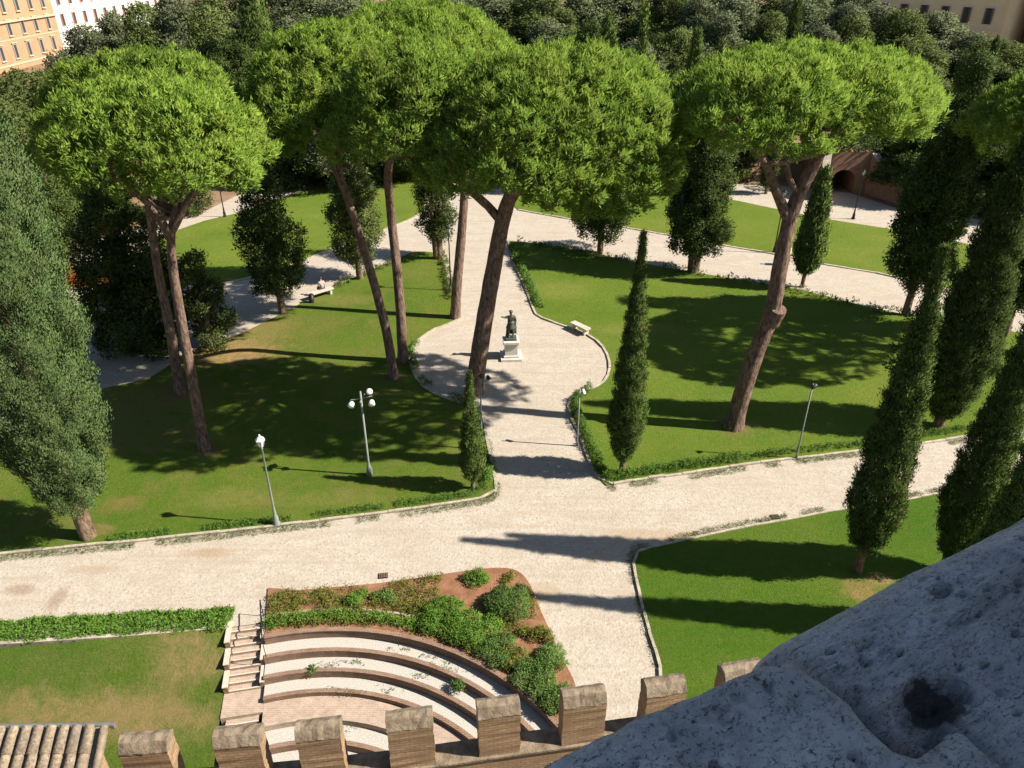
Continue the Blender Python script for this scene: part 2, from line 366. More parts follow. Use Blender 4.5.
def pine_crown(Rx, Hd, seed, parent, squash=.85, dens=19.0, extra=()):
    rg = np.random.default_rng(seed); lobes = []; tries = 0
    while len(lobes) < int(2.1 * Rx * Rx * squash) + 8 and tries < 4000:
        tries += 1
        r = math.sqrt(rg.uniform(0, 1)) ; th = rg.uniform(0, 2 * math.pi)
        edge = 1 + .13 * math.sin(2 * th + seed) + .08 * math.sin(5 * th + 2 * seed)
        lr = rg.uniform(.95, 1.55)
        rr = r * (Rx * edge - lr * .8); x, y = rr * math.cos(th), rr * math.sin(th) * squash
        q = r
        z = Hd * math.sqrt(max(0, 1 - q * q * .97)) - lr * (.75 - .6 * q) + rg.uniform(-.15, .18)
        if any((x - l[0]) ** 2 + (y - l[1]) ** 2 + (z - l[2]) ** 2 < (.45 * (lr + l[3])) ** 2 for l in lobes): continue
        lobes.append((x, y, z, lr, lr, lr * .82))
    lobes += list(extra)
    C, D = lobe_points(lobes, dens, rg, up=-.55, inner=.12)
    f1 = lambda P: vnoise(P / .42, seed) * .6 + vnoise(P / .21 + 9, seed + 3) * .4
    w = f1(C); G = np.stack([(f1(C + np.array(e)) - w) / .12 for e in ((.12, 0, 0), (0, .12, 0), (0, 0, .12))], 1)
    k = w > .40; C, D, w, G = C[k], D[k], w[k], G[k]
    C = C + D * ((w - .56) * .8)[:, None]; D = unit(D * .8 + np.array([0, 0, .6]) - G * .26)
    leaves('crown', C, D, 19, .085, .24, .055, LEAF['pine'], rg, parent, bias=1.35)
    return lobes
def cyp_radius(t, kind):
    if kind == 'spindle': return np.clip((t / .22) ** .55, 0, 1) * np.clip((1 - t) / .78, 0, 1) ** .72 * 1.0
    if kind == 'spire': return np.clip((t + .01) / .2, 0, 1) ** .5 * np.clip((1 - t) / .82, 0, 1) ** .92
    if kind == 'egg': return np.clip((t + .03) / .42, 0, 1) ** .38 * np.clip((1 - t) / .32, 0, 1) ** .5
    if kind == 'column': return np.clip((t / .08) ** .5, 0, 1) * np.clip((1 - t) / .55, 0, 1) ** .65
    return np.clip((t / .15) ** .5, 0, 1) * np.clip((1 - t) / .75, 0, 1) ** .6     # broad
def cypress_crown(Hc, Rm, kind, seed, parent, mat, dens=14, lump=.25, z0=0.0, lean=(0, 0), blade=(.26, .085), m=11, clump=.13, tuft=0, gap=.42):
    rg = np.random.default_rng(seed)
    n = int(dens * 2 * math.pi * Rm * .72 * Hc)
    t = rg.uniform(0, 1, n * 3); t = t[rg.uniform(0, 1, n * 3) < np.maximum(cyp_radius(t, kind), .12)][:n]; n = len(t)
    th = rg.uniform(0, 2 * math.pi, n)
    q = np.stack([np.cos(th) * 1.6 * max(1, Rm), np.sin(th) * 1.6 * max(1, Rm), t * Hc * .9], 1)
    lum = (vnoise(q, seed) - .5) * 2 * lump + (vnoise(q * 2.3, seed + 5) - .5) * lump * 1.3
    dep = 1 - np.abs(rg.normal(0, .10, n)); r = Rm * cyp_radius(t, kind) * (1 + lum * .5)
    tf = tuft or max(.16, min(.42, Rm * .22))
    q2 = np.stack([r * np.cos(th), r * np.sin(th), t * Hc * .7], 1) / tf
    w = vnoise(q2, seed + 9) * .65 + vnoise(q2 * 1.9 + 7, seed + 11) * .35
    gx = [(vnoise(q2 + np.array(e), seed + 9) * .65 + vnoise(q2 * 1.9 + 7 + 1.9 * np.array(e), seed + 11) * .35 - w) / .25 for e in ((.25, 0, 0), (0, .25, 0), (0, 0, .25))]
    G = np.stack(gx, 1); keep = w > gap; t, th, r, w, dep, G = t[keep], th[keep], r[keep], w[keep], dep[keep], G[keep]; n = len(t)
    r = np.maximum(.02, r * dep + tf * 2.6 * (w - .62) * np.minimum(1, r / (tf * 2)))
    C = np.stack([r * np.cos(th) + lean[0] * t * Hc, r * np.sin(th) + lean[1] * t * Hc, z0 + t * Hc], 1)
    D = unit(np.stack([np.cos(th) * .9, np.sin(th) * .9, np.full(n, .6)], 1) - G * .9)
    k = int(n * .40); ti = rg.uniform(0.02, .97, k); ai = rg.uniform(0, 6.283, k); ri = Rm * cyp_radius(ti, kind) * .62 * np.sqrt(rg.uniform(.1, 1, k))
    C = np.concatenate([C, np.stack([ri * np.cos(ai) + lean[0] * ti * Hc, ri * np.sin(ai) + lean[1] * ti * Hc, z0 + ti * Hc], 1)])
    D = np.concatenate([D, unit(np.stack([np.cos(ai), np.sin(ai), np.full(k, .6)], 1))])
    gd = unit(D * .7 + np.array([0, 0, 1.0]))
    return leaves('crown', C, D, m, clump, blade[0] * 1.25, blade[1] * .9, mat, rg, parent, bias=1.7, grow=gd)

def pine(label, base, trunk, crown, rad, seed, limbs=9, extra=(), low=()):
    """base: foot in the picture; trunk: further points (px, py, dy) of the stem; crown: (left, right, top, bottom, dy)"""
    b = at(*base); root = empty('stone_pine', b, label, 'pine tree', 'umbrella pines of the park')
    xl, xr, yt, yb, dY = crown; Yc = b.y + dY
    top = on((xl + xr) / 2, yt, Yc); rx = (on(xr, (yt + yb) / 2, Yc).x - on(xl, (yt + yb) / 2, Yc).x) / 2 / 1.02
    zb = on((xl + xr) / 2, yb, Yc - rx * .55).z
    top = on((xl + xr) / 2, yt, Yc + rx * .25)
    hd = top.z - zb; c = Vector((on((xl + xr) / 2, (yt + yb) / 2, Yc).x, Yc, zb)) - b
    lo = [(on(px, py, Yc + dy) - b - c, r) for px, py, dy, r in low]
    lobes = pine_crown(rx, hd, seed, None, extra=[(q.x, q.y, q.z, r, r, r * .8) for q, r in lo])
    cr = bpy.data.objects[-1] if False else COL.objects[-1]
    cr.parent = root; cr.location = c
    pts = [Vector((0, 0, -.15))] + [on(px, py, b.y + dy) - b for px, py, dy in trunk]
    line = smooth_line(pts, 5); mb = MB(); n = len(line)
    rr = [rad * (1.0 - .42 * i / (n - 1)) * (1.25 if i == 0 else 1.1 if i == 1 else 1) for i in range(n)]
    mb.tube(line, rr, 12, wob=.05, seed=seed)
    rn = random.Random(seed)
    ends = sorted(lobes, key=lambda l: rn.random())[:limbs]
    tipr = rr[-1]
    for e in ends:
        end = Vector(e[:3]) + c; st = line[-1 - rn.choice((0, 0, 1, 2))]
        mid = st.lerp(end, .5) + Vector((rn.uniform(-.4, .4), rn.uniform(-.4, .4), rn.uniform(-.2, .5) - .12 * (end - st).length))
        ln = smooth_line([st, mid, end], 4); k = len(ln)
        mb.tube(ln, [tipr * (.62 - .45 * i / (k - 1)) for i in range(k)], 7, seed=seed + 1)
        for q in range(2):
            f = ln[int(k * .6)]; e2 = end + Vector((rn.uniform(-1.2, 1.2), rn.uniform(-1.2, 1.2), rn.uniform(-.2, .8)))
            mb.tube([f, f.lerp(e2, .5) + Vector((0, 0, .1)), e2], [tipr * .2, tipr * .15, tipr * .06], 5)
    for ex in extra:
        ln = smooth_line([on(px, py, b.y + dy) - b for px, py, dy in ex[0]], 4); k = len(ln)
        mb.tube(ln, [ex[1] + (ex[2] - ex[1]) * i / (k - 1) for i in range(k)], 9, wob=.05)
        if ex[2] < rad * .55:
            for e in sorted(lobes, key=lambda l: (Vector(l[:3]) + c - ln[-1]).length)[:6]:
                end = Vector(e[:3]) + c
                mb.tube(smooth_line([ln[-1], ln[-1].lerp(end, .5) + Vector((0, 0, -.3)), end], 3), [ex[2] * (.8 - .6 * i / 6) for i in range(7)], 6)
    mb.build('trunk', MAT['bark_pine'], root)
    return root
def cypress(name, label, base, ytop, wpx, kind='spindle', seed=1, mat='cypress', z0=.6, dens=14, lump=.25, group=None, lean=(0, 0), trunk=.16, blade=(.26, .085), m=11, clump=.13, b=None, h=None, cat='cypress tree', gap=.42):
    b = b or at(*base); h = h or on(base[0], ytop, b.y).z - b.z
    root = empty(name, b, label, cat, group)
    z = b.z + h * .35; depth = b.y * cp + (H - z) * sp; rm = wpx / 2 * depth / F
    cypress_crown(h - z0, rm, kind, seed, root, LEAF[mat], dens, lump, z0, lean, blade, m, clump, gap=gap)
    mb = MB(); mb.tube([(0, 0, -.15), (lean[0] * z0, lean[1] * z0, z0 + .2), (lean[0] * h * .6, lean[1] * h * .6, h * .6)], [trunk * 1.2, trunk, trunk * .4], 8, wob=.06, seed=seed)
    mb.build('trunk', MAT['bark_dark'], root)
    return root
def broad(name, label, cat, b, h, rm, seed, mat, z0=2.0, dens=9, group=None, squat=1.0, blade=(.2, .085), m=13, clump=.16, stems=1, nl=None, trunk=.22, tall=False, ragged=False):
    """irregular lobed crown on a bare stem"""
    rg = np.random.default_rng(seed); root = empty(name, b, label, cat, group); lobes = []
    hc = h - z0; nl = nl or 16; tr = 0
    while len(lobes) < nl and tr < 600:
        tr += 1; t = rg.uniform(.06, 1)
        prof = (math.sin(math.pi * min(1, t * .86 + .12)) ** .6) if not tall else (min(1, (t / .2)) ** .5 * (1 - max(0, t - .45) / .8))
        lr = rm * (rg.uniform(.2, .52) if ragged else rg.uniform(.28, .48)); th = rg.uniform(0, 2 * math.pi)
        rr = max(0, rm * prof * (rg.uniform(.8, 1.25) if ragged else 1) - lr) * math.sqrt(rg.uniform(.25, 1))
        z = z0 + t * hc - lr * .8
        c = (rr * math.cos(th), rr * math.sin(th), z)
        if any((c[0] - l[0]) ** 2 + (c[1] - l[1]) ** 2 + (c[2] - l[2]) ** 2 < (.55 * (lr + l[3])) ** 2 for l in lobes): continue
        lobes.append((*c, lr, lr, lr * rg.uniform(.8, 1.1)))
    C, D = lobe_points(lobes, dens * (1.5 if blade[0] < .25 else 1), rg, up=-.8, inner=.14)
    f1 = lambda P: vnoise(P / (rm * .16), seed) * .6 + vnoise(P / (rm * .08) + 9, seed + 3) * .4
    e_ = rm * .04; w = f1(C); G = np.stack([(f1(C + np.array(e)) - w) / e_ for e in ((e_, 0, 0), (0, e_, 0), (0, 0, e_))], 1) * rm * .16
    kk = w > .41; C, D, w, G = C[kk], D[kk], w[kk], G[kk]; C = C + D * ((w - .56) * rm * .3)[:, None]
    leaves('crown', C, unit(D + np.array([0, 0, .3]) - G * .7), m, clump, blade[0], blade[1], LEAF[mat], rg, root, bias=.7)
    mb = MB(); rn = random.Random(seed)
    for k in range(stems):
        dx = (k - (stems - 1) / 2) * .5
        mb.tube([(dx * .3, 0, -.2), (dx, rn.uniform(-.2, .2), z0), (dx * 1.5, 0, z0 + hc * .55)], [trunk * 1.3, trunk, trunk * .5], 8, wob=.07, seed=seed)
    for l in lobes[:9]:
        mb.tube([(0, 0, z0 + .2), (l[0] * .5, l[1] * .5, (z0 + l[2]) / 2 + .2), l[:3]], [trunk * .5, trunk * .35, trunk * .12], 5)
    mb.build('trunk', MAT['bark_dark'], root)
    return root
def shrub(label, p, r, h, mat, seed, group=None, dens=40, name='shrub', cat='shrub', blade=(.095, .03), m=13):
    rg = np.random.default_rng(seed); root = empty(name, p, label, cat, group); lobes = []
    for k in range(max(4, int(9 * r))):
        th = rg.uniform(0, 6.28); q = math.sqrt(rg.uniform(0, 1)) * r * .7; lr = r * rg.uniform(.3, .5)
        lobes.append((q * math.cos(th), q * math.sin(th), h * .55 * (1 - (q / r) ** 2), lr, lr, h * .5))
    C, D = lobe_points(lobes, dens, rg, up=-.1, inner=.12)
    leaves('foliage', C, unit(D + np.array([0, 0, .5])), m, .05, blade[0], blade[1], LEAF[mat], rg, root, bias=1.0)
    mb = MB()
    for k in range(4): mb.tube([(0, 0, -.05), (rg.uniform(-.3, .3) * r, rg.uniform(-.3, .3) * r, h * .6)], [.03, .012], 5)
    mb.build('stem', MAT['bark_dark'], root)
    return root
def strip(name, label, cat, line, width, height, mat, seed, dens=45, kind=None, zbase=0.0, group=None, blade=(.16, .05), m=8, gap=0.0):
    """low planting along a line of ground points"""
    rg = np.random.default_rng(seed); P = np.array([(p[0], p[1], p[2] if len(p) > 2 else zbase) for p in line]); seg = np.linalg.norm(np.diff(P, axis=0), axis=1)
    tot = seg.sum(); n = int(tot * width * dens * 2); s = rg.uniform(0, tot, n); cum = np.concatenate([[0], np.cumsum(seg)])
    i = np.clip(np.searchsorted(cum, s) - 1, 0, len(seg) - 1); f = ((s - cum[i]) / seg[i])[:, None]
    A = P[i] * (1 - f) + P[i + 1] * f; d = (P[i + 1] - P[i]) / seg[i][:, None]; nn = np.stack([-d[:, 1], d[:, 0], np.zeros(n)], 1)
    off = rg.uniform(-1, 1, (n, 1)); lum = .55 + .9 * vnoise(A * 1.8, seed)[:, None]
    if gap > 0:
        k = vnoise(A * 1.1 + 30, seed + 3) > gap; A, nn, off, lum = A[k], nn[k], off[k], lum[k]; n = len(A)
    C = A + nn * off * width / 2 * (0.8 + .4 * vnoise(A * 2.6, seed + 1)[:, None]); C[:, 2] += (height * np.sqrt(np.clip(1 - off ** 2, 0.05, 1)) * lum * rg.uniform(.25, 1, (n, 1)))[:, 0]
    D = unit(nn * off * .7 + np.array([0, 0, 1.0]))
    o = leaves(name, C, D, m, .05, blade[0], blade[1], LEAF[mat], rg, None, bias=.9)
    return tag(o, label, cat, group, kind)

# ================================================================== THE SETTING
ACX, ACY, AR = -6.45, 9.9, 9.85                                       # centre and top radius of the sunken seating
SD = Vector((.19, -.982)); SN = Vector((.982, .19)); S0 = Vector((-9.9, 20.1))    # garden stairs: way down, to the right, head
def stair_pt(s, n): q = S0 + SD * s + SN * n; return (q.x, q.y)
def arc(r, a0=0.0, n=40, off=.695):
    """points on a ring of the seating from the wall end up to the stairs' right wall"""
    lo, hi = math.radians(a0), math.radians(150)
    for k in range(60):
        mid = (lo + hi) / 2; q = Vector((ACX + r * math.cos(mid), ACY + r * math.sin(mid))) - S0
        if q.dot(SN) > off: lo = mid
        else: hi = mid
    a1 = lo; a0 = math.radians(a0)
    return [(ACX + r * math.cos(a0 + (a1 - a0) * k / n), ACY + r * math.sin(a0 + (a1 - a0) * k / n)) for k in range(n + 1)]
hole = arc(AR + .15) + [stair_pt(0, .55), stair_pt(0, -.75)] + [(-18.64, 19.25), (-60, 14.4), (-60, -60), (AR + .15 + ACX, -60)]
def sheet_with_hole(outer, hole, z, name, mat):
    L = [[Vector((p[0], p[1], 0)) for p in outer], [Vector((p[0], p[1], 0)) for p in hole]]
    allp = L[0] + L[1]; tri = tessellate_polygon(L); fs = []
    for t in tri:
        a, b, c = (allp[i] for i in t)
        if (b - a).to_2d().cross((c - a).to_2d()) < 0: t = (t[0], t[2], t[1])
        fs.append(tuple(t))
    mb = MB(); mb.add([(p.x, p.y, z) for p in allp], fs); o = mb.build(name, mat); return tag(o, kind='structure')
sheet_with_hole([(-2500, -1500), (2500, -1500), (2500, 2500), (-2500, 2500)], hole, -.02, 'ground', MAT['soil'])
ptop = gp((1200, 262), (1024, 232), (960, 215), (892, 207), (851, 193), (800, 187), (737, 184), (650, 173), (600, 166), (520, 164), (470, 163), (415, 142), (330, 160), (290, 177), (240, 194), (205, 211), (105, 235), (80, 252), (60, 275), (-150, 330))
sheet_with_hole([(-75, -20), (75, -20)] + [tuple(p) for p in ptop] + [(-75, 40)], [(max(-70, p[0]), max(-15, p[1])) for p in hole], 0.0, 'path', MAT['gravel'])

KERBS = []
def lawn(name, mat, poly, kerb=None, kw=.14, z=.05, kh=.10):
    MB().prism([tuple(p) for p in poly], -.01, z).build(name, mat)
    tag(COL.objects[-1], kind='structure')
    if kerb:
        mb = MB(); P = [Vector((p[0], p[1])) for p in kerb]
        rk = random.Random(len(P)); acc = [0.0]
        for a, b in zip(P, P[1:]): acc.append(acc[-1] + (b - a).length)
        def along(q):
            k = max(0, min(len(P) - 2, next((i for i in range(len(P) - 1) if acc[i + 1] >= q), len(P) - 2)))
            return P[k].lerp(P[k + 1], (q - acc[k]) / max(1e-6, acc[k + 1] - acc[k]))
        q = 0.0
        while q < acc[-1] - .05:                      # single kerb stones with open joints
            e = min(acc[-1], q + rk.uniform(.7, 1.05)); a, b = along(q + .008), along(e - .008); d = (b - a).normalized(); n = Vector((-d.y, d.x))
            o = n * rk.uniform(-.014, .014); h2 = kh + rk.uniform(-.025, .012); w = n * kw / 2
            mb.prism([tuple(a + w + o), tuple(a - w + o), tuple(b - w + o), tuple(b + w + o)], -.012, h2); q = e
        mb.build('kerb', MAT['kerb']); tag(COL.objects[-1], kind='structure')
def curve(*pts, k=5): return [p.to_2d() for p in smooth_line([at(*q) for q in pts], k)]
E1b = curve((-80, 572), (0, 555), (140, 541), (280, 526), (400, 511), (470, 501), (489, 497), k=4)
E1c = curve((489, 497), (497, 489), (493, 470), (487, 440), (481, 412), (465, 405), (446, 399), (428, 391), (418, 381), (411, 367), (410, 353), (414, 345), (423, 337), (436, 329), (452, 323), (461, 318), k=4)
E1d = curve((461, 318), (458, 305), (449, 288), (446, 270), (441, 254), k=3)
E1e = curve((441, 254), (415, 252), (392, 262), (340, 284), (312, 298), (282, 314), (234, 337), (190, 352), (150, 378), (95, 392), (40, 425), (-60, 470), k=3)
lawn('lawn', MAT['lawn_left'], E1b + E1c[1:] + E1d[1:] + E1e[1:], E1b + E1c[1:])
E2a = curve((508, 241), (513, 262), (524, 285), (533, 309), (539, 317), (560, 325), (585, 334), (601, 345), (609, 360), (608, 376), (598, 387), (582, 391), (572, 397), (568, 406), (571, 418), (579, 433), (585, 450), (594, 472), (606, 486), k=4)
E2b = curve((606, 486), (640, 480), (700, 472), (760, 463), (820, 456), (870, 450), (920, 444), (965, 437), (1040, 425), (1150, 408), k=3)
E2c = curve((1150, 362), (1060, 341), (1000, 330), (950, 322), (900, 314), (850, 303), (800, 290), (740, 280), (690, 272), (640, 263), (600, 255), (560, 247), (508, 241), k=2)
lawn('lawn', MAT['lawn_right'], E2a + E2b[1:] + E2c[:-1], E2a + E2b[1:])
E3 = curve((1250, 455), (1024, 480), (940, 494), (897, 502), (841, 510), (794, 519), (724, 532), (680, 542), (652, 548), (640, 551), (634, 557), (634, 570), (639, 592), (646, 622), (655, 650), (661, 672), k=4)
e3end = E3[-1]
lawn('lawn', MAT['lawn_near'], E3 + [Vector((4.4, 13)), Vector((4.2, 9)), Vector((40, 9)), Vector((45, 30))], E3[4:] + [Vector((4.4, 13))], kw=.11)
E4 = gp((518, 210), (568, 219), (626, 228), (667, 235), (714, 244), (773, 254), (821, 264), (876, 273), (940, 288), (996, 300), (1150, 330), (1150, 290), (1024, 258), (976, 246), (888, 229), (824, 219), (760, 206), (737, 201), (650, 187), (600, 180), (530, 178), (512, 190), (511, 204))
lawn('lawn', MAT['lawn_far'], E4, E4[:11], kw=.2, kh=.08)
E5 = gp((205, 221), (150, 240), (150, 285), (205, 285), (228, 283), (262, 275), (300, 262), (340, 246), (381, 231), (410, 220), (424, 212), (428, 195), (424, 178), (415, 162), (380, 169), (340, 179), (300, 192), (240, 213))
lawn('lawn', MAT['lawn_far'], E5, E5[3:12], kw=.2, kh=.08)

# earth rampart behind the rear road
def rampart():
    nx, ny = 60, 30; vs = []; fs = []
    for j in range(ny):
        for i in range(nx):
            x = -60 + 260 * i / (nx - 1); y = 82 + 60 * (j / (ny - 1)) ** 1.5
            k = min(1, (j / 4)); e = min(1, max(0, (x + 60) / 25))
            z = 4.1 * k * e * (1 if j < ny - 4 else (ny - 1 - j) / 4) + .25 * (mnoise.noise((x * .2, y * .2, 0))) * k
            vs.append((x, y, z - .05))
    for j in range(ny - 1):
        for i in range(nx - 1): a = j * nx + i; fs.append((a, a + 1, a + nx + 1, a + nx))
    mb = MB(); mb.add(vs, fs, True); tag(mb.build('terrain', MAT['soil']), kind='structure')
rampart()

# brick underpass in the rampart
def underpass():
    x0, x1, y0 = 31.3, 36.2, 77.4; cx, r = 33.7, 1.25
    root = empty('underpass', (cx, y0, 0), 'brick passage with a dark arched mouth cut into the bank behind the park', 'underpass')
    # facade with arched opening
    mb = MB(); n = 10; A = [(cx + r * math.cos(math.pi * k / n), 1.15 + r * .95 * math.sin(math.pi * k / n)) for k in range(n + 1)]
    top = 4.15; vs = []
    outer = [(x1, 0), (x1, top), (x0, top), (x0, 0)]; inner = [(cx - r, 0)] + list(reversed(A)) + [(cx + r, 0)]
    poly = outer + inner; k = len(poly)
    tri = tessellate_polygon([[Vector((p[0], p[1], 0)) for p in poly]])
    f = [(p[0] - cx, 0, p[1]) for p in poly]; bk = [(p[0] - cx, .6, p[1]) for p in poly]
    mb.add(f + bk, [tuple(t) for t in tri] + [tuple(i + k for i in t) for t in tri] + [(i, (i + 1) % k, (i + 1) % k + k, i + k) for i in range(k)])
    mb.build('facade', MAT['brick'], root)
    mb = MB(); prof = [(cx - r - .01, 0)] + list(reversed(A)) + [(cx + r + .01, 0)]
    vs = [(p[0] - cx, yy, p[1] + .02) for yy in (.58, 8) for p in prof]; q = len(prof)
    mb.add(vs, [(i, i + 1, i + 1 + q, i + q) for i in range(q - 1)] + [tuple(range(q, 2 * q))]); mb.build('tunnel_vault', MAT['brick'], root)
    mb = MB(); mb.box(((x0 + x1) / 2 - cx, 3.6, top - .5), (x1 - x0, 5.9, .45)); mb.box((x0 - cx + .2, 3.6, 0), (.4, 5.9, top - .52)); mb.box((x1 - cx - .2, 3.6, 0), (.4, 5.9, top - .52)); mb.build('roof_slab', MAT['soil'], root)
    def wing(a, b, za, zb, name):
        a = Vector(a) - Vector((cx, y0)); b = Vector(b) - Vector((cx, y0)); d = (b - a).normalized(); nn = Vector((-d.y, d.x)) * .3
        m = MB(); P = [(a - nn), (a + nn), (b + nn), (b - nn)]; zs = [za, za, zb, zb]
        m.add([(p.x, p.y, -.02) for p in P] + [(p.x, p.y, z) for p, z in zip(P, zs)], [(3, 2, 1, 0), (4, 5, 6, 7), (0, 1, 5, 4), (1, 2, 6, 5), (2, 3, 7, 6), (3, 0, 4, 7)])
        w = m.build(name, MAT['brick'], root)
        m = MB(); nn = nn * 1.25
        P = [(a - nn), (a + nn), (b + nn), (b - nn)]
        m.add([(p.x, p.y, z + .004) for p, z in zip(P, zs)] + [(p.x, p.y, z + .14) for p, z in zip(P, zs)], [(3, 2, 1, 0), (4, 5, 6, 7), (0, 1, 5, 4), (1, 2, 6, 5), (2, 3, 7, 6), (3, 0, 4, 7)])
        m.build('coping', MAT['kerb'], w)
    wing((31.6, 77.3), (30.6, 74.6), 4.0, 2.2, 'wing_wall'); wing((36.3, 77.3), (38.6, 72.4), 3.9, .9, 'wing_wall')
underpass()

# ------------------------------------------------------------------ sunken seating and stairs
DITCH = -2.7
LZ = -.95                                                              # level of the brick landing
MB().prism([(-60, -20), (3.6, -20), (3.6, 9.9)] + [p for p in arc(AR)[1:]] + [stair_pt(0, .5), stair_pt(0, -.5), (-18, 19.0), (-60, 14.2)], DITCH - .3, DITCH).build('ditch', MAT['gravel']); tag(COL.objects[-1], kind='structure')
def ring(mb, r0, r1, z0, z1, a0=0.0, n=40):
    I = arc(r0, a0, n); O = arc(r1, a0, n)
    for i in range(n):
        vs = [(*I[i], z0), (*O[i], z0), (*O[i + 1], z0), (*I[i + 1], z0), (*I[i], z1), (*O[i], z1), (*O[i + 1], z1), (*I[i + 1], z1)]
        f = [(4, 5, 6, 7), (0, 3, 2, 1), (0, 4, 7, 3), (1, 2, 6, 5)]
        if i == 0: f.append((0, 1, 5, 4))
        if i == n - 1: f.append((3, 7, 6, 2))
        mb.add(vs, f)
    return mb
seat = empty('seating_terrace', (ACX, ACY, DITCH), 'sunken half round seating of curved brick edged gravel tiers below the planted bed', 'amphitheatre')
def seatpart(mb, name, mat):
    o = mb.build(name, mat, seat); o.location = (-ACX, -ACY, -DITCH); return o
seatpart(ring(MB(), AR, AR + .15, DITCH, .05), 'retaining_wall', MAT['tierbrick'])
seatpart(ring(MB(), AR - .02, AR + .17, .054, .10), 'coping', MAT['tierbrick'])
rin = AR; TZ = .27; RW = .67
for k in (1, 2, 3):
    seatpart(ring(MB(), rin - RW + .17, rin - .002, DITCH, -TZ * k), 'gravel_tier', MAT['tiergravel'])
    seatpart(ring(MB(), rin - RW, rin - RW + .167, DITCH, -TZ * k + .05), 'brick_riser', MAT['tierbrick'])
    rin -= RW + .002
seatpart(ring(MB(), rin - .95, rin - .002, DITCH, LZ), 'brick_landing', MAT['paleb']); rin -= .952
for k in (1, 2):
    seatpart(ring(MB(), rin - .75 + .17, rin - .002, DITCH, LZ - .25 * k), 'gravel_tier', MAT['tiergravel'])
    seatpart(ring(MB(), rin - .75, rin - .75 + .167, DITCH, LZ - .25 * k + .05), 'brick_riser', MAT['tierbrick'])
    rin -= .752
st = empty('garden_stairs', (S0.x, S0.y, DITCH), 'straight brick stairs with pale tread edges going down beside the curved seating', 'stairs')
def stpart(mb, name, mat, bevel=0):
    o = mb.build(name, mat, st, bevel); o.location = (-S0.x, -S0.y, -DITCH); return o
def slab(mb, s0, s1, n0, n1, z0, z1): return mb.prism([stair_pt(s0, n0), stair_pt(s1, n0), stair_pt(s1, n1), stair_pt(s0, n1)], z0, z1)
NS = 9; RUN, DROP = .245, .95 / 9
for k in range(NS):
    z = -DROP * k
    stpart(slab(MB(), RUN * k, RUN * (k + 1) - .002, -.55, .55, DITCH, z - .03), 'step', MAT['paleb'])
    stpart(slab(MB(), RUN * (k + 1) - .04, RUN * (k + 1) + .012, -.545, .545, z - .028, z + .004), 'tread_edge', MAT['palestone'])
stpart(slab(MB(), RUN * NS, RUN * NS + 1.0, -.72, .70, DITCH, LZ), 'landing', MAT['paleb'])
for k in range(1, 4):
    z = LZ - DROP * k; s = RUN * NS + 1.0 + RUN * (k - 1)
    stpart(slab(MB(), s + .002, s + RUN, -.55, .55, DITCH, z - .03), 'step', MAT['paleb'])
    stpart(slab(MB(), s + RUN - .04, s + RUN + .012, -.545, .545, z - .028, z + .004), 'tread_edge', MAT['palestone'])
for side in (-1, 1):
    n0, n1 = (.553, .70) if side > 0 else (-.72, -.553)
    w = MB()
    for k in range(3):
        s = RUN * 3 * k; z = .0 - DROP * 3 * k
        slab(w, s - .25 if k == 0 else s + .002, s + RUN * 3, n0, n1, DITCH, z)
    wl = stpart(w, 'side_wall', MAT['tierbrick'])
    for k in range(3):
        s = RUN * 3 * k; z = .004 - DROP * 3 * k; m = MB(); slab(m, s - .27 if k == 0 else s + .02, s + RUN * 3 + .03, n0 - .01, n1 + .01, z, z + .05)
        c = m.build('coping', MAT['palestone'], wl)
# turf bank left of the stairs
def bank():
    nx, ny = 90, 40; vs = []; fs = []
    for j in range(ny):
        for i in range(nx):
            f = i / (nx - 1); k = j / (ny - 1)
            s = 11.0 * k; x1, y1 = stair_pt(s, -.74)
            xe = -60 + (x1 + 60) * f ** .8
            ye = y1 + (0 if f > .99 else (14.4 - 20.1) * max(0, (x1 - xe) / (x1 + 60)) ** 1.0 * (1 - .1 * k)) - .05
            dz = -1.02 * min(1, max(0, (s - .05) / 2.25)) ** 1.0 - .12 * max(0, s - 3)
            if s > 2.3: dz = max(dz, -1.0 - .05 * s)
            vs.append((xe, ye, dz + .03 + .04 * mnoise.noise((xe * .6, ye * .6, 1))))
    for j in range(ny - 1):
        for i in range(nx - 1): a = j * nx + i; fs.append((a, a + nx, a + nx + 1, a + 1))
    mb = MB(); mb.add(vs, fs, True); tag(mb.build('lawn', MAT['lawn_bank']), kind='structure')
bank()
kb = [stair_pt(-.02, -.75), (-14, 19.62), (-18.64, 19.22), (-30, 17.9), (-60, 14.4)]
kmb = MB()
for i in range(len(kb) - 1):
    a, b = Vector(kb[i]), Vector(kb[i + 1]); n = (b - a).normalized().orthogonal() * .08
    kmb.prism([tuple(a + n), tuple(a - n), tuple(b - n), tuple(b + n)], -.6, .05)
tag(kmb.build('kerb', MAT['kerb']), kind='structure')
kb2 = MB(); ring(kb2, AR + .98, AR + 1.08, -.05, .12, 55); tag(kb2.build('kerb', MAT['kerb']), kind='structure')
# planting bed (red soil) round the seating
bedpoly = [stair_pt(-1.75, .62)] + [tuple(p) for p in curve((300, 591), (380, 584), (450, 574), (490, 569), (512, 570), (524, 577), (533, 592), (541, 612), (552, 636), (563, 660), (574, 682), (578, 700), k=3)] + [(2.6, 14.2), (3.2, 11.5), (3.72, 10.2)] + arc(AR + .17, 2)
MB().prism(bedpoly, -.01, .06).build('soil_bed', MAT['bed']); tag(COL.objects[-1], kind='structure')

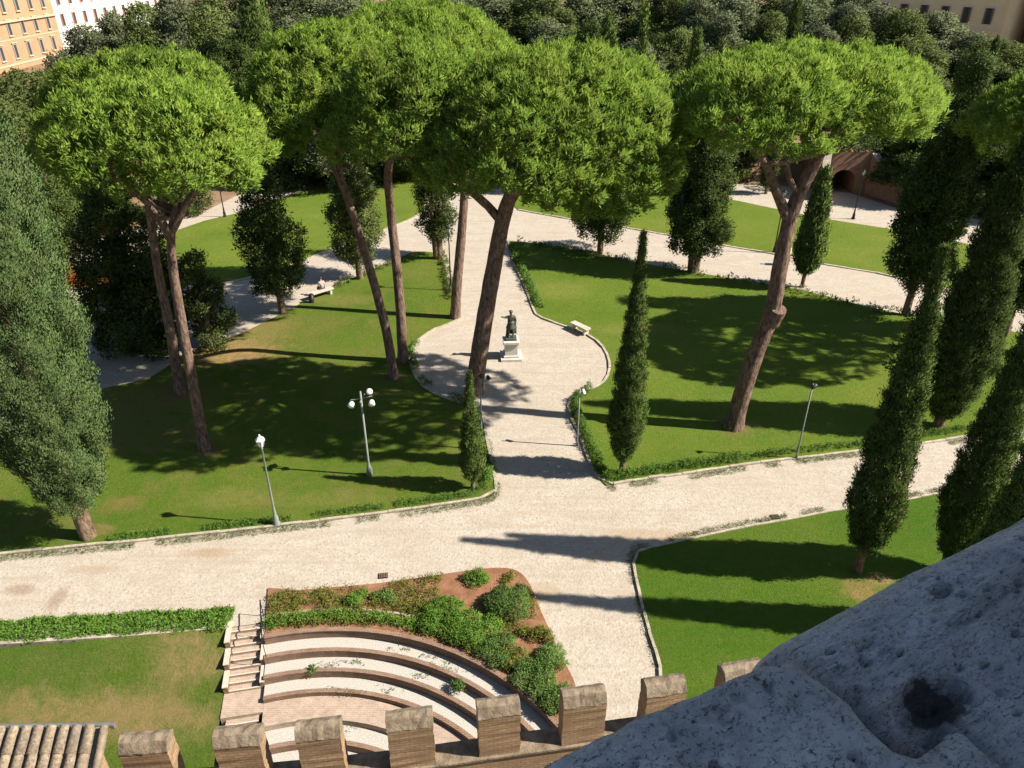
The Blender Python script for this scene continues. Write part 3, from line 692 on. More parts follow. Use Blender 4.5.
# ------------------------------------------------------------------ battlement wall
MER = [(-9.1, 9.5), (-7.25, 9.68), (-5.46, 9.82), (-3.89, 9.98), (-2.09, 10.21), (-.29, 10.5), (1.5, 10.77), (3.24, 11.03), (4.99, 11.4), (6.75, 11.78), (8.5, 12.2)]
bw = empty('battlement_wall', (-2.09, 10.2, DITCH), 'tan brick castle wall with a row of square merlons', 'castle wall')
def wpart(mb, name, mat, parent=None, bevel=0):
    o = mb.build(name, mat, parent or bw, bevel)
    if parent is None: o.location = (2.09, -10.2, -DITCH)
    return o
SILL, RIDGE, TH = 7.05, 8.52, .46
MER = [(a, b - .2) for a, b in MER]
def wall_line(mb, pts, y0, y1, z0, z1):
    for i in range(len(pts) - 1):
        a, b = Vector(pts[i]), Vector(pts[i + 1])
        mb.add([(a.x, a.y + y0, z0), (b.x, b.y + y0, z0), (b.x, b.y + y1, z0), (a.x, a.y + y1, z0), (a.x, a.y + y0, z1), (b.x, b.y + y0, z1), (b.x, b.y + y1, z1), (a.x, a.y + y1, z1)],
               [(4, 5, 6, 7), (0, 1, 5, 4), (2, 3, 7, 6)] + ([(3, 0, 4, 7)] if i == 0 else []) + ([(1, 2, 6, 5)] if i == len(pts) - 2 else []))
    return mb
ext = [(-14, 9.2)] + MER + [(10, 12.6)]
wpart(wall_line(MB(), ext, -TH / 2, TH / 2, DITCH, SILL - .06), 'curtain', MAT['oldbrick'])
wpart(wall_line(MB(), ext, -TH / 2 - .05, TH / 2 + .02, SILL - .058, SILL), 'sill', MAT['cap'])
rn = random.Random(4)
for i, (x, y) in enumerate(MER):
    nb = Vector(MER[min(i + 1, len(MER) - 1)]) - Vector(MER[max(i - 1, 0)]); a = math.atan2(nb.y, nb.x)
    w = .90 + rn.uniform(-.04, .04); hh = RIDGE - .27 + rn.uniform(-.03, .03); m = MB()
    ca, sa = math.cos(a), math.sin(a)
    def P(u, v, z): return (x + u * ca - v * sa, y + u * sa + v * ca, z)
    t2 = TH / 2 - .02
    nz = 10
    # body with slightly worn edges
    for fidx in range(1):
        vs = []; 
        for k in range(nz + 1):
            z = SILL + .002 + (hh - SILL) * k / nz
            for u, v in ((-w / 2, -t2), (w / 2, -t2), (w / 2, t2), (-w / 2, t2)):
                vs.append(P(u + rn.uniform(-.012, .012), v + rn.uniform(-.012, .012), z))
        fs = []
        for k in range(nz):
            for q in range(4): q2 = (q + 1) % 4; fs.append((k * 4 + q, k * 4 + q2, k * 4 + 4 + q2, k * 4 + 4 + q))
        fs += [(3, 2, 1, 0), (nz * 4, nz * 4 + 1, nz * 4 + 2, nz * 4 + 3)]
        m.add(vs, fs)
    mo = wpart(m, 'merlon', MAT['oldbrick'])
    c = MB(); nu = 9; vs = []; prof = [(-t2 - .01, hh + .003), (-t2 - .01, hh + .04), (-.10, RIDGE - .02), (.06, RIDGE), (t2 + .01, hh + .14), (t2 + .01, hh + .003)]
    for k in range(nu):
        u = -w / 2 - .012 + (w + .024) * k / (nu - 1)
        for v, z in prof: vs.append(P(u, v + rn.uniform(-.012, .012), z + rn.uniform(-.022, .014) * (1 if z > hh + .01 else 0)))
    q = len(prof); fs = [(k * q + j, (k + 1) * q + j, (k + 1) * q + (j + 1) % q, k * q + (j + 1) % q) for k in range(nu - 1) for j in range(q)]
    fs += [tuple(range(q)), tuple(reversed(range((nu - 1) * q, nu * q)))]
    c.add(vs, fs); c.build('cap', MAT['cap'], mo, .012)
# putlog holes: dark plates on the wall face, painted as the shade inside
for x, y in ((-1.25, 10.13), (-.72, 10.22), (1.0, 10.5)):
    m = MB(); zz = 6.35; hw = .13
    m.box((x, y - TH / 2 - .012, zz), (.30, .05, .03)); m.box((x, y - TH / 2 - .012, zz + .17), (.30, .05, .03)); m.box((x - .14, y - TH / 2 - .012, zz + .031), (.03, .05, .138)); m.box((x + .14, y - TH / 2 - .012, zz + .031), (.03, .05, .138))
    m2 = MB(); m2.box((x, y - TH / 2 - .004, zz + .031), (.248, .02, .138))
    fr = wpart(m, 'putlog_frame', MAT['oldbrick']); h = wpart(m2, 'putlog_shade', MAT['darkmetal'])

# tiled roof of a guard house beside the wall
def guard_roof():
    p0 = at(103, 727, 9.9); root = empty('guard_house', (p0.x, p0.y, 0), 'small guard building with a worn clay pan tile roof left of the merlons', 'building')
    right = Vector((-1, -.02, 0)); d = (at(86, 800, 9.45) - at(101, 725, 9.9)); d.normalize()
    tile = MB(); under = MB(); n = 17; L = 3.6; rn = random.Random(9); base = Vector((0, 0, 9.9)); up = right.cross(d).normalized()
    if up.z < 0: up = -up
    pitch = .223
    for i in range(n):
        o = base + right * (.22 + pitch * i)
        grey = i in (0, 7)
        k = 9
        for q in range(k):
            a = o + d * (L * q / k - .03); b = o + d * (L * (q + 1) / k + .05); r0 = .083; r1 = .095
            side = right; vs = []; jj = rn.uniform(-.01, .01)
            for P0, rr, lift in ((a, r0, .035), (b, r1, .055)):
                for t in range(7):
                    an = math.pi * t / 6; vs.append(P0 + side * (math.cos(an) * rr + jj) + up * (math.sin(an) * rr * .8 + lift))
            tile.add(vs, [(t, t + 1, t + 8, t + 7) for t in range(6)] + [(0, 7, 6, 5, 4, 3, 2, 1)[:0] or tuple(range(7, 14))], True)
    fa = base + right * -.05; fb = base + right * (.3 + pitch * n)
    under.add([fa, fb, fb + d * L, fa + d * L, fa - up * .12, fb - up * .12, fb + d * L - up * .12, fa + d * L - up * .12], [(0, 1, 2, 3), (7, 6, 5, 4), (0, 4, 5, 1), (1, 5, 6, 2), (2, 6, 7, 3), (3, 7, 4, 0)])
    roof = under.build('roof', MAT['rooftile'], root); tile.build('cover_tiles', MAT['rooftile'], roof)
    vb = MB(); vb.tube([fa + up * .06, fa + up * .06 + d * L], .07, 8); vb.build('verge', MAT['cap'], roof)
    g = MB(); g.tube([fa + Vector((.12, .06, -.02)), fb + Vector((-.1, .06, -.02))], .05, 8); g.box((fa.x + .1, fa.y + .05, fa.z - .08), (.07, .07, .1)); g.build('gutter', MAT['greymetal'], root)
    w = MB(); fx = (fa + fb) / 2; w.box((fx.x, (fx + d * L * .5).y + .05, DITCH), ((fb - fa).length - .3, L * .85, 12.15)); w.build('wall', MAT['oldbrick'], root)
def rooftile():
    m, t, b = new_mat('clay_roof_tile'); b.inputs['Roughness'].default_value = .95; b.inputs['Specular IOR Level'].default_value = .1
    v = coords(t, (4.5, 1.0, 1.0))
    c = ramp(t, noise_fac(t, 1.0, 3, .6, v), [(.32, (.17, .135, .11)), (.5, (.28, .215, .15)), (.7, (.36, .275, .175))])
    c = mix(t, ramp(t, noise_fac(t, 18, 5, .75), [(.36, 0), (.62, .85)]), c, (.10, .08, .062))
    c = mix(t, ramp(t, noise_fac(t, 7, 6, .7), [(.62, 0), (.72, .7)]), c, (.50, .47, .40))
    t.links.new(c, b.inputs['Base Color']); bump(t, b, noise_fac(t, 30, 4), .5, .02); return m
MAT['rooftile'] = rooftile(); guard_roof()

# ------------------------------------------------------------------ castle parapet (foreground) and the added tower that shades it
def stone_mat(name, c0, c1, layered):
    m, t, b = new_mat(name); b.inputs['Roughness'].default_value = .92; b.inputs['Specular IOR Level'].default_value = .15
    rot = N(t, 'ShaderNodeMapping'); rot.inputs['Rotation'].default_value = (0, 0, -math.atan2(.481, .877)); t.links.new(coords(t), rot.inputs[0])
    sc = N(t, 'ShaderNodeMapping'); sc.inputs['Scale'].default_value = (1.0, 2.6, 1.0) if layered else (1, 1.3, 1); t.links.new(rot.outputs[0], sc.inputs[0]); v = sc.outputs[0]
    big = noise_fac(t, 9, 8, .7, v, .4); fine = noise_fac(t, 150, 5, .7, v); mid = noise_fac(t, 55, 7, .72, v, 1.2)
    c = ramp(t, big, [(.3, c0), (.65, c1)])
    grit = noise_fac(t, 42, 12, .82, v, .5)
    c = mix(t, 1.0, c, ramp(t, grit, [(.32, .10), (.39, .45), (.45, .9), (.52, 1.0)]), 'MULTIPLY')
    c = mix(t, ramp(t, mid, [(.34, .92), (.42, 0)]), c, tuple(x * .10 for x in c0))
    c = mix(t, ramp(t, fine, [(.38, .7), (.44, 0)]), c, tuple(x * .14 for x in c0))
    c = mix(t, ramp(t, noise_fac(t, 45, 5, .7), [(.58, 0), (.75, .6)]), c, tuple(min(.7, x * 1.35) for x in c1))
    vp = N(t, 'ShaderNodeTexVoronoi'); vp.inputs['Scale'].default_value = 75; wv = N(t, 'ShaderNodeVectorMath', operation='MULTIPLY_ADD'); nn_ = N(t, 'ShaderNodeTexNoise'); nn_.inputs['Scale'].default_value = 60; t.links.new(v, nn_.inputs['Vector']); t.links.new(nn_.outputs['Color'], wv.inputs[0]); wv.inputs[1].default_value = (.03, .03, .03); t.links.new(v, wv.inputs[2]); t.links.new(wv.outputs[0], vp.inputs['Vector'])
    pit = N(t, 'ShaderNodeMath', operation='MULTIPLY'); t.links.new(ramp(t, vp.outputs['Distance'], [(.10, .85), (.24, 0)]), pit.inputs[0]); t.links.new(ramp(t, noise_fac(t, 18, 4, .6, v), [(.48, 0), (.56, .95)]), pit.inputs[1])
    c = mix(t, pit.outputs[0], c, (.035, .034, .033))
    c = mix(t, ramp(t, noise_fac(t, 6, 6, .7), [(.40, .5), (.58, 0)]), c, mix(t, .5, c, (.10, .095, .085)))
    c = mix(t, ramp(t, noise_fac(t, 15, 7, .7), [(.60, 0), (.72, .6)]), c, (.84, .83, .80))
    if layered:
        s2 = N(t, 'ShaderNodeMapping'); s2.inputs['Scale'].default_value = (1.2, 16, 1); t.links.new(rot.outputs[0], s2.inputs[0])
        c = mix(t, ramp(t, noise_fac(t, 2.2, 5, .6, s2.outputs[0], .3), [(.30, .8), (.41, 0)]), c, (.12, .118, .112))  # bedding seams, darkened to paint in the shading of the ridges
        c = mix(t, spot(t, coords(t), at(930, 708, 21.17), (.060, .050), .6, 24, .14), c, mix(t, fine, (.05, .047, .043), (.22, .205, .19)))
    t.links.new(c, b.inputs['Base Color'])
    ad = N(t, 'ShaderNodeMath', operation='ADD'); t.links.new(mid, ad.inputs[0])
    mu = N(t, 'ShaderNodeMath', operation='MULTIPLY'); t.links.new(fine, mu.inputs[0]); mu.inputs[1].default_value = .5; t.links.new(mu.outputs[0], ad.inputs[1])
    bump(t, b, ad.outputs[0], 1.0, .02)
    return m
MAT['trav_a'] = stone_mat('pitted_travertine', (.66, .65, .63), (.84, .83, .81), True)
MAT['trav_b'] = stone_mat('weathered_travertine', (.58, .575, .56), (.80, .79, .77), False)
ED = Vector((.877, .481)); EN = Vector((.481, -.877)); E0 = at(530, 768, 21.2).to_2d()
def dist_poly(X, Y, poly):
    """signed distance of points to a closed outline, positive inside"""
    d = np.full(X.shape, 1e9); ins = np.zeros(X.shape, bool); n = len(poly)
    for i in range(n):
        ax, ay = poly[i]; bx, by = poly[(i + 1) % n]; dx, dy = bx - ax, by - ay
        t = np.clip(((X - ax) * dx + (Y - ay) * dy) / (dx * dx + dy * dy + 1e-12), 0, 1)
        d = np.minimum(d, np.hypot(X - ax - t * dx, Y - ay - t * dy))
        c = ((ay > Y) != (by > Y)) & (X < (bx - ax) * (Y - ay) / (by - ay + 1e-12) + ax); ins ^= c
    return np.where(ins, d, -d)
def fbm(X, Y, sx, sy, seed, oct=4):
    o = 0; a = 1; tot = 0
    for k in range(oct):
        o = o + a * (vnoise(np.stack([X.ravel() * sx, Y.ravel() * sy, np.full(X.size, .5 + seed)], 1), seed + k).reshape(X.shape) - .5); tot += a; a *= .5; sx *= 2; sy *= 2
    return o / tot * 2
def stone(name, poly, ztop, mat, label, layered, seed, edge=.05, holes=(), res=.0042, drop=.35, groove=None, hollow=None):
    P = np.array(poly); x0, y0 = P.min(0) - .02; x1, y1 = P.max(0) + .02
    X, Y = np.meshgrid(np.arange(x0, x1, res), np.arange(y0, y1, res)); D = dist_poly(X, Y, [tuple(p) for p in poly])
    U = (X - E0.x) * ED.x + (Y - E0.y) * ED.y; V = (X - E0.x) * EN.x + (Y - E0.y) * EN.y
    Dn = D + (.006 if layered else .014) * fbm(U, V, 9, 9, seed + 40, 4)
    Z0 = None
    e = np.clip(Dn / edge, 0, 1); Z = ztop - edge * (1 - np.sqrt(np.clip(1 - (1 - e) ** 2, 0, 1)))
    Z = np.where(D < 0.004, ztop - edge, Z)
    if layered:
        Z = Z +   .032 * fbm(U, V, 1.2, 11, seed) + .014 * np.abs(fbm(U, V, 6, 34, seed + 3)) + .006 * fbm(U, V, 40, 60, seed + 5, 3)
    else:
        Z = Z + .020 * fbm(U, V, 6, 7, seed) + .007 * fbm(U, V, 40, 45, seed + 3, 3)
    Z = (ztop - edge * (1 - np.sqrt(np.clip(1 - (1 - e) ** 2, 0, 1)))) + (Z - (ztop - edge * (1 - np.sqrt(np.clip(1 - (1 - e) ** 2, 0, 1))))) * np.clip(D / .07, .15, 1)
    pit = fbm(U, V, 60, 95 if layered else 70, seed + 9, 2); Z = Z - .012 * np.clip(pit - .30, 0, .35) / .35 * np.clip(D / .05, 0, 1)
    if groove is not None:
        dg = np.abs(dist_poly(X, Y, groove)) + .006 * fbm(U, V, 30, 30, seed + 60, 3); Z = Z - .05 * np.exp(-(dg / .016) ** 2)
    if hollow is not None:
        dp = dist_poly(X, Y, hollow) + .010 * fbm(U, V, 28, 28, seed + 70, 4); k = np.clip(dp / .009, 0, 1); k = k * k * (3 - 2 * k)
        Z = Z - k * (.026 + .014 * fbm(U, V, 26, 34, seed + 31, 4) + .010 * np.clip(dp / .03, 0, 1))
    for hx, hy, ha, hb, dep in holes:
        uu = (U - hx) / ha; vv = (V - hy) / hb; rr = (np.abs(uu) ** 3.5 + np.abs(vv) ** 3.5) ** (1 / 3.5) + .45 * fbm(U, V, 14, 14, seed + 21, 3)
        k = np.clip((1.0 - rr) / .12, 0, 1); Z = Z - dep * k * k * (3 - 2 * k) * (1 + .5 * fbm(U, V, 30, 30, seed + 31, 3))
    ny, nx = X.shape; idx = np.full(X.shape, -1); keep = D > -.008; idx[keep] = np.arange(keep.sum())
    q = np.stack([idx[:-1, :-1], idx[:-1, 1:], idx[1:, 1:], idx[1:, :-1]], -1).reshape(-1, 4); q = q[(q >= 0).all(1)]
    V3 = np.stack([X[keep], Y[keep], np.where(D[keep] < 0, ztop - drop, Z[keep])], 1)
    mb = MB(); mb.v = [tuple(v) for v in V3]; mb.f = [tuple(map(int, f)) for f in q]; mb.sm = [True] * len(mb.f)
    # underside block so that the stone has its real thickness
    o = mb.build(name, mat); tag(o, label, 'parapet stone')
    return o
def uv2xy(u, v): q = E0 + ED * u + EN * v; return (q.x, q.y)
def xy2uv(p): q = Vector((p[0], p[1])) - E0; return q.dot(ED), q.dot(EN)
ZS = 21.2
ZB = 21.262
lowb = [(505, 781), (530, 768), (585, 735), (640, 704), (700, 684), (748, 662), (762, 655), (792, 653), (808, 661), (833, 677), (858, 697), (877, 721), (900, 738), (918, 744), (940, 733), (953, 722), (969, 727), (985, 743), (1020, 768), (1100, 830), (1100, 1000), (400, 1000)]
edgeA = [at(px, py, ZS).to_2d() for px, py in ((746, 668), (757, 650), (776, 634), (827, 607), (890, 572), (985, 525), (1024, 506), (1200, 418))]
hole_uv = xy2uv(at(932, 706, ZS - .03)); small_uv = xy2uv(at(940, 592, ZS))
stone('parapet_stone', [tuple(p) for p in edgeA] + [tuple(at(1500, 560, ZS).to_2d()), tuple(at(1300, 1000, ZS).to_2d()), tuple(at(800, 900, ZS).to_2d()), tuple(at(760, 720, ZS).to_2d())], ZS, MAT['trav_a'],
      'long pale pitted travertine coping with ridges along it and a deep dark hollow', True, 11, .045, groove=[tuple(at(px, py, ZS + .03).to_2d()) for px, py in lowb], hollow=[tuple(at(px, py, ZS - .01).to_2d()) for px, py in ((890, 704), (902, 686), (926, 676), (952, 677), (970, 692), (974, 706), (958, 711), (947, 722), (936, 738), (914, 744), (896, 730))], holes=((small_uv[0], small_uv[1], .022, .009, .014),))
stone('parapet_stone', [tuple(at(px, py, ZB).to_2d()) for px, py in lowb], ZB, MAT['trav_b'], 'lower grey travertine block with a rounded broken edge nearest the camera', False, 23, .026)
# parapet wall below the stones, and an unseen tower added to shade them
a0 = Vector(uv2xy(-.5, .07)); a1 = Vector(uv2xy(1.55, .07)); nn = EN * .75
pw = MB(); pw.prism([tuple(a0), tuple(a0 + nn), tuple(a1 + nn), tuple(a1)], -.5, 20.93); tag(pw.build('parapet_wall', MAT['oldbrick']), 'brick castle wall carrying the travertine parapet stones', 'castle wall')
tw = MB(); tw.prism([(5.0, -3.2), (5.4, -3.6), (12, -3.6), (12, 1.9), (5.0, 1.9)], -.5, 26.2); tw.build('shade_tower', MAT['oldbrick']); tag(COL.objects[-1], 'unseen tall brick tower added right of the parapet to shade its stones', 'tower')

# ================================================================== BUILDINGS
plaster_p = simple('salmon_plaster', (.350, .182, .098), (.392, .217, .126), .5, .9)
def facade_building(name, label, origin, ax, length, depth, floors, bay, wallm, trim, shutter, winrows, roofz, group=None, base_h=5.2, fh=4.3, hoods=True, rz_in=1, plinth=0):
    """a street front along ax, seen from its outer side"""
    root = empty(name, (origin[0], origin[1], 0), label, 'building', group)
    ax = Vector(ax).normalized(); nrm = Vector((ax.y, -ax.x)) * rz_in; rz = math.atan2(ax.y, ax.x)
    c = ax * length / 2 - nrm * depth / 2
    MB().box((c.x, c.y, 0), (length, depth, roofz), rz).build('wall', wallm, root)
    mb = MB()
    for z, hh, pr in ((base_h - .35, .35, .18), (roofz - .8, .7, .7), (base_h + fh, .22, .12)):
        q = ax * length / 2 + nrm * pr / 2; mb.box((q.x, q.y, z), (length + .1, pr, hh), rz)
    mb.build('cornice', trim, root)
    if plinth:
        q = ax * length / 2 + nrm * .04; m2 = MB(); m2.box((q.x, q.y, 0), (length, .075, plinth), rz); m2.build('lower_storeys', plaster_p, root)
        q = ax * length / 2 + nrm * .25; m2 = MB(); m2.box((q.x, q.y, plinth), (length, .5, .35), rz); m2.build('string_course', trim, root)
    rf = MB(); z = roofz; rr = [(c + ax * (sx * (length / 2 + .6)) + nrm * (sy * (depth / 2 + .6))) for sx, sy in ((-1, -1), (1, -1), (1, 1), (-1, 1))]
    r2 = [c + (p - c) * .35 for p in rr]
    rf.add([(p.x, p.y, z + .002) for p in rr] + [(p.x, p.y, z + 2.6) for p in r2], [(0, 1, 5, 4), (1, 2, 6, 5), (2, 3, 7, 6), (3, 0, 4, 7), (4, 5, 6, 7)]); rf.build('roof', MAT['rooftile'], root)
    n = int(length / bay); first = None
    for f in range(floors):
        z = base_h + .9 + fh * f
        if z + 2.4 > roofz - .8: break
        for i in range(n):
            p = ax * (bay * (i + .5) + (length - n * bay) / 2) + nrm * .10
            if first is None:
                w = MB(); wh = 2.45; t = .14
                w.box((0, 0, -t), (1.15 + 2 * t, .16, t)); w.box((0, 0, wh), (1.15 + 2 * t, .16, t)); w.box((-.575 - t / 2, 0, 0), (t, .16, wh)); w.box((.575 + t / 2, 0, 0), (t, .16, wh))
                if hoods: w.box((0, .06 * rz_in * -1, wh + t + .1), (1.9, .4, .16)); w.box((0, .06 * -rz_in, -t - .12), (1.6, .34, .12))
                w0 = w.build('window', trim, root); g = MB(); g.box((0, 0, 0), (1.14, .06, wh)); g.build('pane', MAT['glass'], w0)
                sh = MB()
                for s in (-1, 1): sh.box((s * 1.0, -.1 * rz_in, .02), (.55, .06, wh - .04))
                sh.build('shutters', shutter, w0); first = w0; w1 = w0
            else: w1 = copy_tree(first, root)
            w1.location = (p.x, p.y, z); w1.rotation_euler = (0, 0, rz)
            if (i * 7 + f * 3) % 3 == 0 and len(w1.children) > 1:
                for chd in list(w1.children):
                    if chd.name.startswith('shutters'): chd.scale = (.56, 1, 1)
    return root
plaster_o = simple('orange_plaster', (.329, .196, .105), (.378, .231, .133), .5, .9)
plaster_w = simple('white_plaster', (.462, .441, .399), (.518, .497, .462), .5, .9)
plaster_y = simple('ochre_plaster', (.52, .44, .27), (.58, .50, .32), .5, .9)
trim_l = simple('pale_stone_trim', (.385, .301, .203), (.434, .350, .252), 2, .8)
trim_w = simple('white_trim', (.434, .420, .392), (.490, .476, .448), 2, .8)
sh_brown = simple('brown_shutter', (.10, .07, .05), (.14, .10, .07), 5, .7); sh_grey = simple('grey_shutter', (.16, .16, .15), (.22, .22, .2), 5, .7); sh_red = simple('red_brown_shutter', (.22, .08, .045), (.28, .11, .06), 5, .7)
facade_building('palazzo', 'orange plastered apartment palace with hooded windows at the far left', (-101, 120), (0, 1), 66, 16, 6, 4.9, plaster_o, trim_l, sh_grey, 6, 28, base_h=1.2, fh=4.2, plinth=8.6)
facade_building('palazzo', 'white plastered apartment house with red brown shutters beyond the orange palace', (-102, 186.6), (0, 1), 60, 16, 6, 5.2, plaster_w, trim_w, sh_red, 6, 27, hoods=False)
facade_building('palazzo', 'ochre palace with white window frames behind the trees at the top right', (62, 163), (21, -24), 30.6, 15, 5, 3.6, plaster_y, trim_w, sh_brown, 5, 26, rz_in=1, hoods=False)
facade_building('palazzo', 'salmon coloured house at the far right end beside the ochre palace', (88, 141), (20, -7), 30, 14, 5, 3.8, plaster_p, trim_l, sh_brown, 5, 25, hoods=False)

# ================================================================== TREES
# umbrella pines
pine('nearer of the two bright umbrella pines at the left, with the lower rounded crown', (205, 450), [(194, 390, 0), (183, 330, .2), (174, 275, .3), (171, 235, .4), (178, 205, .4)], (30, 270, 76, 190, .8), .27, 3,
     extra=([[(171, 238, .4), (150, 205, 0), (118, 180, -.6), (100, 172, -1)], .2, .1], [[(172, 230, .4), (192, 195, .2), (212, 170, 0)], .19, .1]))
pine('farther of the two umbrella pines at the left, its crown showing behind the nearer one', (180, 393), [(170, 330, 0), (158, 270, .2), (150, 215, .3), (146, 190, .3)], (55, 246, 50, 150, 1.5), .28, 8)
pine('umbrella pine left of the roundabout with a bare stem leaning far to the left', (394, 378), [(386, 330, 0), (370, 270, .2), (350, 205, .4), (334, 165, .5), (318, 135, .6)], (234, 432, 22, 160, .6), .28, 12,
     extra=([[(338, 175, .5), (341, 150, .3), (338, 130, 0)], .17, .1],))
pine('umbrella pine left of the roundabout with a straight upright stem', (403, 362), [(401, 320, 0), (397, 270, .1), (391, 215, .2), (388, 175, -1.5), (392, 150, -3.0)], (314, 516, 42, 166, -5.5), .32, 17)
pine('umbrella pine at the kerb beyond the statue, its crown highest in the middle group', (455, 318), [(457, 285, 0), (461, 240, .1), (464, 200, .2), (466, 140, .3), (450, 90, .4)], (296, 540, 2, 118, .4), .36, 23)
pine('largest umbrella pine in front of the statue with a thick forked stem', (474, 392), [(479, 355, 0), (487, 305, 0), (496, 255, 0), (504, 215, -.6), (514, 190, -1.4), (530, 168, -2.4)], (416, 706, 46, 196, -3.8), .52, 31, limbs=12, low=((595, 200, -1.5, 1.2), (626, 194, -1, 1.2), (568, 196, -2, 1.2), (652, 176, -.5, 1.3), (546, 190, -2.5, 1.1), (454, 178, -2, 1.2), (478, 172, -2.5, 1.2), (438, 165, -1, 1.1)),
     extra=([[(502, 222, -.5), (488, 206, -.7), (472, 192, -1), (458, 180, -1.6), (446, 170, -2.2)], .24, .15],))
pine('umbrella pine on the right lawn with a knobbly leaning stem and a sawn off stub', (733, 428), [(745, 385, 0), (759, 345, 0), (772, 312, 0), (781, 262, .1), (791, 215, .2), (806, 180, .2), (822, 148, .2)], (664, 946, 49, 134, .3), .46, 44, limbs=12,
     extra=([[(789, 222, .2), (776, 190, .1), (766, 165, 0), (757, 140, -.2)], .26, .15], [[(771, 322, 0), (777, 313, -.2), (779, 309, -.3)], .42, .36], [[(800, 195, .2), (790, 180, 0), (786, 160, -.1), (783, 140, -.2)], .15, .1]))
pine('umbrella pine at the right edge of the park showing only part of its crown', (1046, 355), [(1062, 290, 0), (1085, 230, 0), (1100, 180, 0)], (984, 1262, 56, 165, 0), .4, 51)
# cypresses in the near park
cypress('cypress', 'small slim cypress on the lawn corner beside the avenue', (473, 489), 372, 27, 'spire', 61, dens=120, z0=.55, group=None, trunk=.09, lump=.16, blade=(.10, .03), clump=.055, m=16)
cypress('cypress', 'tall slender cypress alone on the right lawn beside the roundabout', (622, 473), 230, 38, 'spire', 62, dens=100, blade=(.10, .03), clump=.065, m=20, z0=.75, trunk=.15, lump=.2)
cypress('cypress', 'tall dark cypress with a bare foot on the near right lawn', (857, 572), 246, 56, 'spire', 63, dens=90, blade=(.11, .034), clump=.075, m=18, z0=1.25, trunk=.16, lump=.25, lean=(-.025, .0))
cypress('cypress', 'dark cypress beyond the parapet, left one of the pair at the right edge', (944, 571), 190, 54, 'spire', 64, dens=90, blade=(.11, .034), clump=.075, m=18, z0=.8, trunk=.2, h=15.5)
cypress('cypress', 'dark cypress behind the parapet, right one of the pair and nearer', (968, 636), 190, 52, 'spire', 65, dens=90, blade=(.11, .034), clump=.075, m=18, z0=.8, trunk=.2, h=14.6)
cypress('big_cypress', 'huge grey green cypress at the left edge with feathery lumps and a bare foot', (89, 537), 80, 126, 'egg', 66, 'greycyp', dens=84, z0=1.9, trunk=.3, lump=.20, lean=(-.02, 0), blade=(.105, .036), m=20, clump=.10, h=21.3, gap=.43)
cypress('cypress', 'broad dark spindle shaped cypress on the right lawn behind the tall leaning one', (938, 426), 104, 66, 'spindle', 67, 'dark', dens=70, z0=.5, trunk=.25, lump=.38, blade=(.15, .05), m=14, clump=.11)
cypress('cypress', 'neat narrow dark cypress beside the path behind the right hand pine', (802, 287), 168, 27, 'spindle', 68, dens=60, z0=1.1, trunk=.14, lump=.18)
# darker park trees
def bpx(name, label, base, ytop, wpx, seed, mat, z0, cat='tree', **kw):
    b = at(*base); h = on(base[0], ytop, b.y).z; depth = b.y * cp + (H - h * .5) * sp
    return broad(name, label, cat, b, h, wpx / 2 * depth / F, seed, mat, z0, **kw)
bpx('evergreen_tree', 'dark thin crowned evergreen by the path fork left of the avenue', (283, 313), 130, 78, 71, 'dark', 1.8, dens=9, nl=24, tall=True)
bpx('evergreen_tree', 'dark column of an evergreen behind the leaning pine stem', (360, 279), 112, 62, 72, 'olive', 1.9, dens=13, nl=22, tall=True)
bpx('evergreen_tree', 'dark evergreen at the end of the avenue under the middle pines', (438, 259), 130, 52, 73, 'dark', 2.2, dens=12, nl=18, tall=True, stems=2)
bpx('evergreen_tree', 'small dark evergreen beside the path below the big central crown', (600, 253), 165, 76, 74, 'dark', 2.2, dens=10, nl=14)
bpx('evergreen_tree', 'stout dark columnar evergreen left of the right hand pine', (693, 272), 108, 72, 75, 'dark', 2.2, dens=16, nl=26, tall=True, stems=2, trunk=.28)
bpx('evergreen_tree', 'big black green tree beside the path at the right, left of the spindle cypress', (905, 315), 52, 78, 76, 'dark', 2.0, dens=17, nl=40, tall=True)
bpx('evergreen_tree', 'dark tree at the right edge standing behind the cypress pair', (1004, 336), 150, 56, 77, 'dark', 2.2, dens=17, nl=24, tall=True)
bpx('evergreen_tree', 'wide black shadowed tree behind the two left pine stems', (150, 350), 172, 116, 78, 'dark', .8, dens=12, nl=26)
bpx('evergreen_tree', 'rounded lower tree with lit green sides right of the left pine stems', (212, 346), 245, 62, 79, 'olive', .8, dens=13, nl=14)
bpx('evergreen_tree', 'narrow black tree between the huge cypress and the left pines', (70, 378), 190, 44, 80, 'dark', 1.0, dens=14, nl=20, tall=True)
bpx('evergreen_tree', 'dark tree half hidden behind the huge cypress at the left edge', (30, 330), 170, 70, 81, 'dark', 1.0, dens=12, nl=20, tall=True)
bpx('evergreen_tree', 'dark tree behind the left pines beyond the orange net', (108, 228), 122, 74, 83, 'dark', 1.0, dens=9, nl=22, tall=True)
bpx('evergreen_tree', 'black tree behind the huge cypress, left of the orange net', (48, 285), 150, 56, 84, 'dark', .8, dens=11, nl=22, tall=True)
bpx('evergreen_tree', 'dark tree beyond the left pines beside the rear lawn corner', (184, 214), 128, 60, 85, 'dark', .8, dens=10, nl=22, tall=True)
bpx('evergreen_tree', 'black tree in the gap above the orange net', (70, 258), 140, 54, 86, 'dark', .8, dens=11, nl=22, tall=True)
bpx('sapling', 'thin young tree with a sparse dark top on the right lawn', (880, 425), 312, 20, 82, 'dark', 3.0, cat='sapling', dens=26, nl=7, trunk=.05, blade=(.22, .1), m=7)

